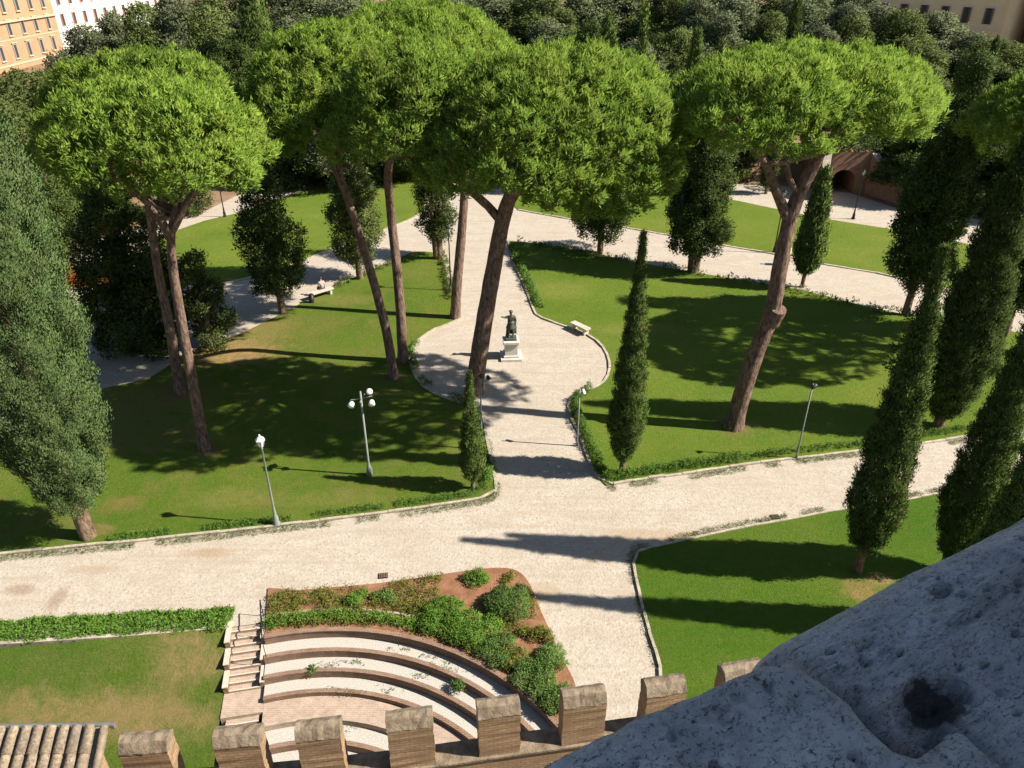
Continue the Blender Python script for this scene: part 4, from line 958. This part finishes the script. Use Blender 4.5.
# woodland behind
rnw = random.Random(77)
OAKS = []
for k in range(5):
    OAKS.append(broad('holm_oak', 'x', 'oak tree', (0, 300 + 20 * k, 0), 12.0, 4.6, 200 + k, ('oak', 'olive', 'olive', 'dark', 'oak')[k], 1.2, dens=11, nl=(22, 34, 26, 34, 18)[k], ragged=True, blade=(.30, .15), m=12, clump=.24, trunk=.3))
used = set()
def wood(label, px, ytop, wpx, Y, v, group):
    bz = 4.0 if (Y > 86 and on(px, 60, Y).x > -35) else 0.0
    t = on(px, ytop, Y); h = max(5, t.z - bz); x = t.x; depth = Y * cp + (H - t.z + 3) * sp; rm = wpx * .66 * depth / F
    src = OAKS[v]
    o = src if v not in used else copy_tree(src)
    used.add(v); o.location = (x, Y, bz); o.rotation_euler = (0, 0, rnw.uniform(0, 6.28)); q_ = rnw.uniform(.85, 1.2); o.scale = (rm / 4.6 * q_, rm / 4.6 / q_, h / 12.0)
    tag(o, label, 'oak tree', group)
G1 = 'holm oaks of the wood behind the park'
LW = 'grey green holm oak in the dense wood along the top of the picture'
LL = 'grey green oak standing below the orange and white palaces at the upper left'
LR = 'grey green oak in front of the ochre palace at the upper right'
for px, yt, w, Y, v in ((78, 22, 66, 112, 0), (110, 14, 60, 122, 4), (140, 6, 64, 112, 1), (48, 66, 44, 104, 2), (95, 50, 60, 96, 0), (60, 95, 46, 84, 3)): wood(LL, px, yt, w, Y, v, 'oaks below the palaces')
for px, yt, w, Y, v in ((15, 66, 80, 84, 2), (-10, 92, 80, 70, 2), (42, 112, 60, 72, 2)): wood('olive green tree with a pale crown at the left edge above the huge cypress', px, yt, w, Y, v, 'olive green trees at the left edge')
row = [(178, 0, 76, 112, 0), (206, 8, 62, 100, 1), (300, -8, 90, 112, 4), (345, -6, 80, 106, 0), (395, 8, 80, 100, 1), (440, -8, 90, 112, 4), (490, -10, 90, 108, 0), (540, -8, 84, 108, 1), (580, -6, 76, 114, 4), (565, 30, 60, 96, 3), (620, -12, 80, 116, 0),
       (672, -8, 84, 110, 1), (660, 30, 56, 100, 3), (700, 0, 70, 104, 4), (740, -8, 84, 114, 0), (738, 42, 48, 95, 3), (772, 14, 66, 102, 1), (800, -6, 74, 112, 0), (760, 46, 40, 93, 4), (822, 22, 60, 98, 0), (850, 6, 78, 108, 4), (520, 55, 60, 92, 3), (590, 60, 60, 90, 3), (630, 90, 50, 92, 0), (300, 60, 80, 96, 3), (400, 60, 90, 95, 3), (450, 70, 80, 92, 0), (345, 75, 80, 90, 0), (230, 40, 60, 92, 3), (180, 60, 70, 92, 0), (700, 75, 60, 92, 3), (770, 90, 70, 93, 3), (830, 80, 80, 92, 1)]
row += [(px, -14 + 6 * math.sin(px), 80, 121 + 3 * math.sin(px * 2.7), (0, 1, 4)[i % 3]) for i, px in enumerate(range(170, 880, 46))]
row += [(px, 84 + 14 * math.sin(px * .7), 74, 84 + 2.5 * math.sin(px * 1.9), (3, 2, 3, 0)[i % 4]) for i, px in enumerate(range(225, 790, 36))]
row += [(px, 26 + 12 * math.sin(px * 1.1), 62, 98 + 4 * math.sin(px * 2.3), (3, 0, 1, 4)[i % 4]) for i, px in enumerate(range(240, 860, 44))]
for px, yt, w, Y, v in row: wood(LW, px, yt, w, Y, v, G1)
for px, yt, w, Y, v in ((880, 2, 84, 112, 0), (905, 12, 70, 102, 1), (940, 14, 80, 110, 4), (975, 30, 76, 106, 0), (1005, 38, 80, 102, 2), (1040, 44, 84, 98, 2), (890, 55, 70, 94, 0), (925, 66, 70, 90, 1), (1020, 100, 80, 88, 3), (1060, 70, 80, 92, 3)): wood(LR, px, yt, w, Y, v, 'oaks in front of the ochre palace')
for px, yt, w, Y, v in ((905, 118, 80, 84, 3), (960, 105, 90, 83.5, 3), (1010, 130, 80, 82, 3), (935, 122, 66, 75, 3), (985, 132, 66, 73, 3), (1035, 138, 70, 70, 3)): wood('black shadowed oak on the bank right of the brick passage', px, yt, w, Y, v, 'shadowed oaks on the bank')
def wcyp(label, px, yt, w, Y, kind, seed, mat='cypress', **kw):
    bz = 4.0 if Y > 86 else 0.0; t = on(px, yt, Y); b = Vector((t.x, Y, bz))
    return cypress('cypress', label, (px, 0), 0, w, kind, seed, mat, b=b, h=t.z - bz, dens=15, blade=(.30, .10), m=12, clump=.16, gap=.36, **kw)
wcyp('broad dark cypress in the wood above the left pines, cut by the top edge', 250, -14, 52, 96, 'broad', 301, lump=.2)
wcyp('blunt dark green cypress at the edge of the wood above the big central crown', 609, 12, 34, 77, 'column', 302, lump=.2)
wcyp('thin pointed cypress in front of the wood, right of the blunt one', 646, 2, 15, 76, 'spindle', 303, lump=.12)
wcyp('short rounded cypress in the wood between the thin one and the right pine', 699, 26, 25, 77, 'column', 304, lump=.2)
wcyp('tiny cypress at the edge of the wood touching the right pine crown', 724, 42, 18, 77, 'column', 305, lump=.2)
wcyp('thin dark cypress column in the wood above the right pine, cut by the top edge', 800, -10, 16, 77, 'column', 306, 'dark', lump=.12)
wcyp('slim black cypress among the oaks at the upper right', 998, 38, 14, 97, 'column', 308, 'dark', lump=.15)

# ================================================================== HEDGES, BEDS, WEEDS
def pts(*q, z=.05): return [(*at(*p).to_2d(), z) for p in q]
strip('low_hedge', 'low leafy hedge behind the kerb at the near corner of the right lawn', 'hedge', pts((598, 468), (606, 480), (640, 474), (700, 466), (740, 460), z=.05), .45, .42, 'hedge', 401, 120, blade=(.11, .035))
strip('low_hedge', 'loose low hedge along the avenue side of the right lawn below the roundabout', 'hedge', pts((590, 390), (576, 399), (576, 416), (584, 432), (590, 448), (600, 466)), .5, .5, 'hedge', 402, 90, blade=(.11, .035))
strip('low_hedge', 'thin low hedge in tree shade along the bottom kerb of the right lawn', 'hedge', pts((745, 459), (800, 452), (870, 444), (940, 434), (1000, 425)), .35, .3, 'hedge', 403, 60, blade=(.11, .035))
strip('low_hedge', 'low ground hedge along the bottom kerb of the left lawn', 'hedge', pts((110, 540), (180, 532), (260, 523), (340, 513), (410, 504), (470, 495), (488, 486)), .34, .16, 'hedge', 404, 110, gap=.27, blade=(.09, .03))
strip('low_hedge', 'short hedge beside the small cypress at the lawn corner', 'hedge', pts((488, 484), (488, 470), (484, 455)), .45, .4, 'hedge', 405, 110, blade=(.11, .035))
strip('low_hedge', 'low hedge along the upper avenue edge of the right lawn', 'hedge', pts((513, 248), (520, 268), (531, 290), (540, 309)), .7, .5, 'hedge', 406, 30)
strip('low_hedge', 'row of small bushes along the rear path edge of the right lawn', 'hedge', pts((512, 243), (560, 250), (600, 258), (660, 269), (740, 283), (800, 293), (860, 308), (950, 325), (1010, 334)), .7, .55, 'olive', 407, 16, gap=.4)
strip('low_hedge', 'scrubby hedge along the avenue edge of the left lawn', 'hedge', pts((442, 257), (447, 275), (450, 290), (456, 306)), .7, .5, 'olive', 408, 22, gap=.3)
strip('low_hedge', 'low dark hedge round the left curve of the roundabout', 'hedge', pts((418, 340), (412, 352), (414, 368), (424, 384), (445, 396), (468, 404)), .5, .35, 'hedge', 409, 28, gap=.3)
strip('low_hedge', 'few low bushes beside the bench on the rear edge of the left lawn', 'hedge', pts((330, 290), (360, 277), (400, 262)), .6, .45, 'olive', 410, 22, gap=.3)
strip('garden_hedge', 'long leafy green hedge between the gravel road and the turf bank at the lower left', 'hedge', [(-10.55, 20.35, 0), (-14, 20.15, 0), (-18.6, 19.75, 0), (-24, 19.2, 0)], 1.0, .30, 'shrub', 411, 150, blade=(.11, .034), gap=.12)
strip('garden_hedge', 'clipped green hedge along the top of the curved seating wall', 'hedge', [(*p, .06) for p in arc(AR + .62, 62)], .40, .34, 'shrub', 412, 190, blade=(.09, .03))
strip('bank_shrubs', 'low dark shrubs growing along the top of the brick passage', 'shrubs', [(30.0, 79.6, 4.1), (37.5, 79.6, 4.1)], 5.0, 1.0, 'dark', 440, 10, blade=(.25, .1), m=10)
weed = []
for q in ((E1b, 1), (E2b, 2), (E1c[:14], 3), (E3[6:], 4)):
    strip('weeds', 'thin weeds creeping out from the kerb over the gravel', None, [(p.x, p.y - (.26 if q[1] < 4 else -.2), 0.0) for p in q[0]], .42, .035, 'weed', 420 + q[1], 170, 'stuff', blade=(.06, .02), m=6, gap=.33)
GS = 'green shrubs in the red planting bed'
SH = [('big bright green spreading shrub in the planting bed above the seating wall', (447, 622), .95, .75, 'shrub'), ('bright spreading shrub right of the biggest one in the bed', (476, 632), .95, .7, 'shrub'), ('low spreading shrub by the coping of the seating wall', (500, 652), .75, .55, 'rosemary'),
      ('large rounded green bush near the right side of the planting bed', (510, 608), .98, .95, 'rosemary'), ('round green bush at the top of the planting bed by the gravel road', (476, 578), .52, .5, 'shrub'), ('small yellow green bush in the upper right corner of the bed', (507, 579), .3, .28, 'cover'),
      ('grey green bush on the right edge of the bed below the round bush', (543, 641), .5, .5, 'cover'), ('loose grey bush in the lower right of the bed', (549, 668), .78, .6, 'rosemary'), ('low bush beside the lowest end of the bed', (538, 688), .7, .5, 'rosemary'), ('pale bush close to the wall end of the bed', (560, 700), .7, .55, 'rosemary'),
      ('green bush in the middle of the bed above the hedge', (357, 605), .5, .5, 'shrub'), ('olive bush right of the middle one above the hedge', (385, 600), .48, .4, 'rosemary'), ('small green bush left of the bright spreading shrubs', (420, 613), .4, .4, 'cover'), ('grey green bush between the coping and the lower right bushes', (527, 676), .62, .5, 'rosemary'), ('leafy low bush under the low spreading shrub by the coping', (514, 660), .55, .45, 'cover'), ('small yellowish bush in the red soil below the round bush', (524, 634), .3, .3, 'cover')]
for i, (lb, p, r, h, mt) in enumerate(SH): shrub(lb, (*at(*p).to_2d(), .06), r * 1.08, h * .68, mt, 500 + i, GS, dens=110)
shrub('grey green shrub growing on the second gravel tier of the seating', (*at(461, 690, -.54).to_2d(), -.54), .33, .4, 'rosemary', 530, None, 70)
shrub('flat grey weed patch on the gravel tier near the stairs', (*at(312, 667, -.54).to_2d(), -.54), .3, .12, 'rosemary', 531, None, 60)
rg = np.random.default_rng(88); C = []
poly = [Vector(p) for p in bedpoly]; bx = np.array([tuple(p) for p in bedpoly])
X = rg.uniform(bx[:, 0].min(), bx[:, 0].max(), 14000); Y = rg.uniform(bx[:, 1].min(), bx[:, 1].max(), 14000); d = dist_poly(X, Y, [tuple(p) for p in bedpoly])
dens_n = vnoise(np.stack([X * .9, Y * .9, X * 0], 1), 5) + np.where(X < -5.5, .16, 0) + np.where(X > .5, .1, 0)
k = (d > .1) & (dens_n > .56); C = np.stack([X[k], Y[k], .08 + .18 * rg.uniform(0, 1, k.sum())], 1)
tag(leaves('ground_cover', C, np.tile([[0, 0, 1.0]], (len(C), 1)), 14, .07, .10, .032, LEAF['cover'], rg, None, .7), 'low yellow green plants spread over the red soil of the bed', None, None, 'stuff')
# tier weeds
C = []
for (px, py, z) in ((330, 665, -.53), (353, 663, -.53), (430, 655, -.26), (445, 662, -.26), (400, 650, -.26), (420, 676, -.53), (337, 690, -.8), (350, 692, -.8), (365, 723, -1.19), (455, 668, -.26), (394, 690, -.8)):
    c = at(px, py, z); C.append(np.array(c) + rg.normal(0, 1, (16, 3)) * np.array([.28, .1, .015]))
C = np.concatenate(C); tag(leaves('weeds', C, np.tile([[0, 0, 1.0]], (len(C), 1)), 7, .04, .08, .025, LEAF['weed'], rg, None, .6), 'sparse weeds on the gravel tiers', None, None, 'stuff')

# ================================================================== OBJECTS
def skin_body(name, joints, edges, radii, mat, parent=None, rootv=0):
    me = bpy.data.meshes.new(name); me.from_pydata([tuple(j) for j in joints], edges, []); me.materials.append(mat)
    o = bpy.data.objects.new(name, me); COL.objects.link(o)
    if parent: o.parent = parent
    sk = o.modifiers.new('Skin', 'SKIN'); sk.use_smooth_shade = True
    sv_ = me.skin_vertices[0].data
    for i, r in enumerate(radii): sv_[i].radius = (r, r) if not hasattr(r, '__len__') else r
    sv_[rootv].use_root = True
    ss = o.modifiers.new('Subdivision', 'SUBSURF'); ss.levels = 2; ss.render_levels = 2
    return o
# statue on its pedestal
pb = at(511, 357)
ped = empty('pedestal', pb, 'white marble block pedestal under the bronze figure', 'pedestal', rz=R(4))
MB().box((0, 0, 0), (1.30, 1.30, .16)).build('plinth', MAT['marble'], ped, .015)
MB().box((0, 0, .162), (.95, .95, .14)).build('base_moulding', MAT['marble'], ped, .03)
MB().box((0, 0, .304), (.78, .78, .74)).build('die', MAT['marble'], ped, .01)
MB().box((0, 0, 1.046), (1.0, 1.0, .20)).build('cornice', MAT['marble'], ped, .04)
sta = empty('bronze_statue', pb + Vector((0, 0, 1.25)), 'green bronze statue of a man in a short tunic with one arm stretched out', 'statue', rz=R(4))
MB().box((0, 0, 0), (.66, .60, .12)).build('base', MAT['bronze'], sta, .01)
J = [(0, 0, 1.02), (0, .01, 1.22), (0, .0, 1.42), (0, -.01, 1.56), (0, -.02, 1.66), (0, -.03, 1.79),                 # 0 pelvis .. 5 head
     (-.20, 0, 1.47), (-.37, -.05, 1.46), (-.54, -.10, 1.53), (-.60, -.12, 1.55),                              # 6-9 outstretched arm
     (.21, .0, 1.46), (.29, .05, 1.22), (.27, -.06, 1.02), (.27, -.12, .95),                                   # 10-13 lowered arm
     (.10, 0, .95), (.12, -.03, .58), (.13, .03, .20), (.14, -.10, .14),                                        # 14-17 standing leg
     (-.10, 0, .95), (-.13, -.12, .60), (-.12, .02, .22), (-.14, -.12, .14)]                                   # 18-21 bent leg
Ed = [(0, 1), (1, 2), (2, 3), (3, 4), (4, 5), (2, 6), (6, 7), (7, 8), (8, 9), (2, 10), (10, 11), (11, 12), (12, 13), (0, 14), (14, 15), (15, 16), (16, 17), (0, 18), (18, 19), (19, 20), (20, 21)]
Ra = [.17, .155, .19, .10, .065, .115, .10, .065, .05, .045, .10, .068, .05, .045, .10, .075, .05, .04, .10, .075, .05, .04]
skin_body('figure', J, Ed, Ra, MAT['bronze'], sta)
MB().lathe([(.31, .74), (.30, .80), (.235, .98), (.205, 1.12), (.215, 1.2)], n=14).build('tunic_skirt', MAT['bronze'], sta)
ck = MB(); cv = []
for i in range(9):
    z = 1.5 - 1.25 * i / 8
    for j in range(7):
        u = j / 6 - .5; cv.append((u * (.40 + .012 * i) + .02 + (.08 if i > 4 and j > 4 else 0), .15 + .05 * math.cos(u * 9 + i * .3) + .012 * i, z))
ck.add(cv, [(i * 7 + j, i * 7 + j + 1, i * 7 + j + 8, i * 7 + j + 7) for i in range(8) for j in range(6)], True); c = ck.build('cloak', MAT['bronze'], sta); c.modifiers.new('Solidify', 'SOLIDIFY').thickness = .05
MB().tube([(-.22, .12, .1), (-.2, .1, .75)], [.11, .08], 9, wob=.1).build('support_trunk', MAT['bronze'], sta)
MB().ball((0, -.02, 1.83), (.12, .135, .09)).build('hair', MAT['bronze'], sta)
# benches
def bench(label, p, rz, w=1.45):
    r = empty('stone_bench', p, label, 'bench', rz=rz)
    MB().box((0, 0, .40), (w, .48, .11)).build('seat', MAT['travertine'], r, .02)
    for s in (-1, 1): MB().box((s * (w / 2 - .24), 0, 0), (.16, .40, .398)).build('leg', MAT['travertine'], r, .015)
    return r
bench('pale stone bench at the edge of the roundabout right of the statue', at(580, 332), R(-62) + R(12), 1.5)
bench('pale stone bench on the edge of the left lawn by the rear path', at(321, 297), R(42), 2.0)
# lamps
def lantern_lamp(label, base, h, white=True, group=None):
    b = at(*base); r = empty('street_lamp', b, label, 'street lamp', group); pm = MAT['lampgreen'] if white else MAT['darkmetal']
    MB().lathe([(.17, -.05), (.17, .12), (.12, .2), (.13, .42), (.08, .55), (.065, .9), (.05, 1.0), (.04, h - .72), (.06, h - .70), (.03, h - .6)], n=10).build('post', pm, r)
    hd = MB(); z = h - .58
    hd.lathe([(.08, z), (.09, z + .03)], n=6, smooth=False); hd.lathe([(.21, z + .33), (.20, z + .35), (.10, z + .46), (.05, z + .50), (.04, z + .56), (.01, z + .6)], n=6, smooth=False)
    for k in range(6):
        a = math.pi / 3 * k; hd.tube([(.085 * math.cos(a), .085 * math.sin(a), z + .03), (.19 * math.cos(a), .19 * math.sin(a), z + .33)], .012, 4)
    l = hd.build('lantern', MAT['whitepaint'] if white else pm, r)
    MB().lathe([(.075, z + .035), (.165, z + .325)], n=6, smooth=False).build('lantern_glass', MAT['opal'], l)
    return r
lantern_lamp('slender grey lamp post with a white lantern on the left lawn by the kerb', (277, 525), 4.75)
lantern_lamp('far lamp post with a small lantern on the lawn edge behind the right pine', (774, 253), 5.3, False)
lantern_lamp('far lamp post with a pale lantern in front of the brick passage', (853, 219), 4.6, False)
lantern_lamp('far thin lamp post at the corner of the rear left lawn', (225, 217), 3.6, False)
lantern_lamp('far thin lamp post on the rear path under the leaning pine crown', (308, 190), 3.4, False)
lantern_lamp('thin lamp post beside the dark evergreen at the end of the avenue', (451, 291), 5.0, False)
b = at(370, 476); r = empty('floodlight_mast', b, 'grey mast with three round white floodlights on the left lawn', 'floodlight mast')
MB().lathe([(.16, -.05), (.15, .35), (.09, .6), (.055, .7), (.045, 4.7)], n=10).build('post', MAT['lampgreen'], r)
ar = MB(); ar.tube([(-.48, -.02, 4.25), (.5, .1, 4.4)], .03, 6); ar.tube([(0, -.3, 4.3), (.1, .35, 4.35)], .03, 6); ar.build('cross_arm', MAT['lampgreen'], r)
def flood(p, aim, rr=.15, parent=None, mat=None):
    h = MB(); p = Vector(p); a = Vector(aim).normalized(); q = a.to_track_quat('Z', 'Y')
    h.lathe([(rr * .5, -.22), (rr * .8, -.16), (rr, -.02), (rr, .03)], n=14); h.v = [tuple(q @ Vector(v) + p) for v in h.v]; o = h.build('floodlight', mat or MAT['whitepaint'], parent)
    g = MB(); g.lathe([(rr * .95, .032), (rr * .75, .06), (rr * .1, .07)], n=14); g.v = [tuple(q @ Vector(v) + p) for v in g.v]; g.build('lens', MAT['opal'], o)
    return o
flood((-.46, -.15, 4.02), (-.15, -.75, -.4), parent=r); flood((.48, -.12, 4.1), (.1, -.8, -.35), parent=r); flood((.40, .05, 4.66), (.1, -.75, .5), parent=r)
def flood_pole(label, base, h, heads, arm=.4, mat='greymetal'):
    b = at(*base); r = empty('floodlight_pole', b, label, 'floodlight pole')
    MB().lathe([(.07, -.05), (.06, .25), (.042, .3), (.032, h)], n=8).build('post', MAT[mat], r)
    a = MB(); a.tube([(-.05, 0, h - .12), (arm, -.02, h - .2)], .022, 6); a.build('bracket', MAT[mat], r)
    for x, z, aim, m in heads: flood((x, -.02, z), aim, .10, r, MAT[m])
    return r
flood_pole('thin pole with two small black floodlights beside the big pine foot', (482, 450), 4.15, [(.42, 4.1, (.3, -.4, -.5), 'darkmetal'), (.0, 4.35, (-.4, .3, .3), 'darkmetal')])
flood_pole('thin pole with one small white floodlight at the avenue edge of the right lawn', (577, 446), 3.35, [(.2, 3.12, (.2, -.5, -.6), 'whitepaint')], .3)
flood_pole('bare thin pole in the shade of the right lawn by the kerb', (796, 459), 4.3, [(.1, 4.2, (.6, .4, .2), 'darkmetal')], .15)
# rail, drains, bin, net
p0 = at(262, 640, .85); p1 = at(260, 600, .85); p0.z = p1.z = 0; r = empty('handrail', p0, 'thin dark handrail at the head of the stairs', 'handrail'); d = p1 - p0
m = MB(); m.tube([(0, 0, .85), d + Vector((0, 0, .85))], .025, 6); m.build('rail', MAT['darkmetal'], r)
for f in (0.0, .5, 1.0): MB().tube([d * f + Vector((0, 0, -.02)), d * f + Vector((0, 0, .85))], .015, 6).build('post', MAT['darkmetal'], r)
for px, py, lb in ((383, 576, 'small rusty drain cover in the gravel above the planting bed'), (775, 517, 'small rusty drain cover in the gravel by the near right lawn')):
    r = empty('drain_cover', at(px, py) + Vector((0, 0, .005)), lb, 'drain cover', rz=R(8)); MB().box((0, 0, 0), (.38, .30, .02)).build('frame', MAT['darkmetal'], r)
    g = MB()
    for k in range(5): g.box((-.13 + .065 * k, 0, .022), (.03, .24, .012))
    g.build('grate', simple('rust', (.12, .07, .045), (.2, .12, .08), 8), r)
r = empty('litter_bin', at(312, 303), 'small dark litter bin beside the bench on the left lawn edge', 'litter bin')
MB().lathe([(.16, -.02), (.17, .1), (.19, .6)], n=12).build('bin_body', MAT['darkmetal'], r); MB().lathe([(.20, .602), (.20, .64), (.12, .70)], n=12).build('lid', MAT['darkmetal'], r)
r = empty('net_fence', at(90, 290), 'bright orange plastic safety net hung on posts behind the left pines', 'fence', rz=R(-14)); m = MB(); cols = 26
vs = [(-2.6 + 7.4 * i / cols, .05 * math.sin(i * 1.3), .1 + 1.75 * j / 6 + .08 * math.sin(i * .9 + j)) for j in range(7) for i in range(cols + 1)]
m.add(vs, [(j * (cols + 1) + i, j * (cols + 1) + i + 1, (j + 1) * (cols + 1) + i + 1, (j + 1) * (cols + 1) + i) for j in range(6) for i in range(cols)], True); o = m.build('net', MAT['orange_net'], r); o.modifiers.new('Solidify', 'SOLIDIFY').thickness = .02
for x in (-2.6, -.1, 2.4, 4.8): MB().tube([(x, .1, -.1), (x, .1, 2.2)], .035, 6).build('post', MAT['darkmetal'], r)
# white van far away under the palace trees
vb = on(50, 88, 132); vb.z = 0; r = empty('parked_van', vb, 'white parked van glimpsed between the trees below the orange palace', 'van', rz=R(75))
m = MB(); pr = [(-2.4, .35), (-2.45, 1.2), (-2.3, 2.15), (1.1, 2.2), (1.75, 1.35), (2.4, 1.1), (2.5, .35)]
vs = [(x, y, z) for y in (-.95, .95) for x, z in pr]; q = len(pr); m.add(vs, [tuple(range(q)), tuple(reversed(range(q, 2 * q)))] + [(i, i + q, (i + 1) % q + q, (i + 1) % q) for i in range(q)]); m.build('body', MAT['whitepaint'], r, .06)
m = MB(); m.add([(1.16, -.8, 2.12), (1.16, .8, 2.12), (1.76, .84, 1.42), (1.76, -.84, 1.42)], [(0, 3, 2, 1)]); 
g = m.build('windscreen', MAT['glass'], r); g.location = (.02, 0, .015)
for s in (-1, 1):
    m = MB(); m.box((.5, s * .955, 1.35), (1.1, .02, .6)); m.build('side_window', MAT['glass'], r)
    for x in (-1.5, 1.55):
        m = MB(); m.lathe([(.2, -.12), (.33, -.11), (.33, .11), (.2, .12)], n=16); m.v = [(v[0] + x, v[2] + s * .86, v[1] + .33) for v in m.v]; m.build('wheel', MAT['darkmetal'], r)
# people
skinm = simple('skin', (.42, .25, .17), (.48, .30, .21), 6, .5); shirt = simple('white_cloth', (.70, .68, .64), (.76, .74, .70), 8, .8); trous = simple('tan_cloth', (.33, .23, .17), (.4, .28, .2), 8, .8); darkc = simple('dark_cloth', (.03, .03, .04), (.06, .06, .07), 8, .8); hair = simple('brown_hair', (.04, .025, .015), (.07, .045, .03), 10, .6); pink = simple('pale_pink_cloth', (.30, .235, .225), (.35, .28, .265), 8, .8)
def person(label, p, rz, sit, topm, legm, scale=1.0):
    r = empty('person', p, label, 'person', rz=rz); r.scale = (scale,) * 3
    if not sit:
        J = [(0, 0, .93), (0, .01, 1.12), (0, 0, 1.34), (0, -.01, 1.46), (0, -.02, 1.53), (0, -.03, 1.64), (-.18, 0, 1.38), (-.23, .06, 1.12), (-.22, -.04, .88), (-.22, -.06, .79), (.18, 0, 1.38), (.23, -.06, 1.12), (.22, -.16, .92), (.22, -.2, .84),
             (.09, 0, .88), (.10, -.14, .48), (.10, -.10, .09), (.10, -.24, .05), (-.09, 0, .88), (-.10, .08, .48), (-.10, .28, .12), (-.10, .2, .05)]
        legs = [(0, 0, .93), (.09, 0, .86), (.10, -.14, .48), (.10, -.10, .12), (-.09, 0, .86), (-.10, .08, .48), (-.10, .27, .15)]
    else:
        J = [(0, 0, .55), (0, .01, .76), (0, -.02, .98), (0, -.04, 1.10), (0, -.05, 1.17), (0, -.07, 1.28), (-.18, -.02, 1.02), (-.24, -.02, .76), (-.14, -.26, .66), (-.10, -.34, .64), (.18, -.02, 1.02), (.24, -.02, .76), (.14, -.26, .66), (.10, -.34, .64),
             (.09, -.05, .55), (.11, -.44, .54), (.11, -.42, .09), (.11, -.56, .05), (-.09, -.05, .55), (-.11, -.44, .54), (-.11, -.46, .09), (-.11, -.6, .05)]
        legs = [(0, 0, .56), (.09, -.05, .56), (.11, -.44, .55), (.11, -.42, .13), (-.09, -.05, .56), (-.11, -.44, .55), (-.11, -.46, .13)]
    skin_body('body', J, Ed, [.13, .12, .145, .07, .05, .095, .075, .048, .038, .035, .075, .048, .038, .035, .085, .06, .04, .035, .085, .06, .04, .035], skinm, r)
    skin_body('trousers', legs, [(0, 1), (1, 2), (2, 3), (0, 4), (4, 5), (5, 6)], [.15, .11, .08, .07, .11, .08, .07], legm, r)
    sh = [J[0], J[1], J[2], J[3], J[6], J[7], J[10], J[11]]
    skin_body('shirt', sh, [(0, 1), (1, 2), (2, 3), (2, 4), (4, 5), (2, 6), (6, 7)], [.155, .15, .175, .075, .10, .075, .10, .075], topm, r)
    MB().ball(tuple(Vector(J[5]) + Vector((0, .02, .06))), (.10, .115, .09)).build('hair', hair, r)
    return r
person('person in a white top walking on the rear path by the right pine stem', at(787, 265), R(70), False, shirt, trous)
person('person in a pale top seated on the far bench at the left lawn edge', at(322, 296) + Vector((0.05, .1, .0)), R(222), True, pink, darkc)
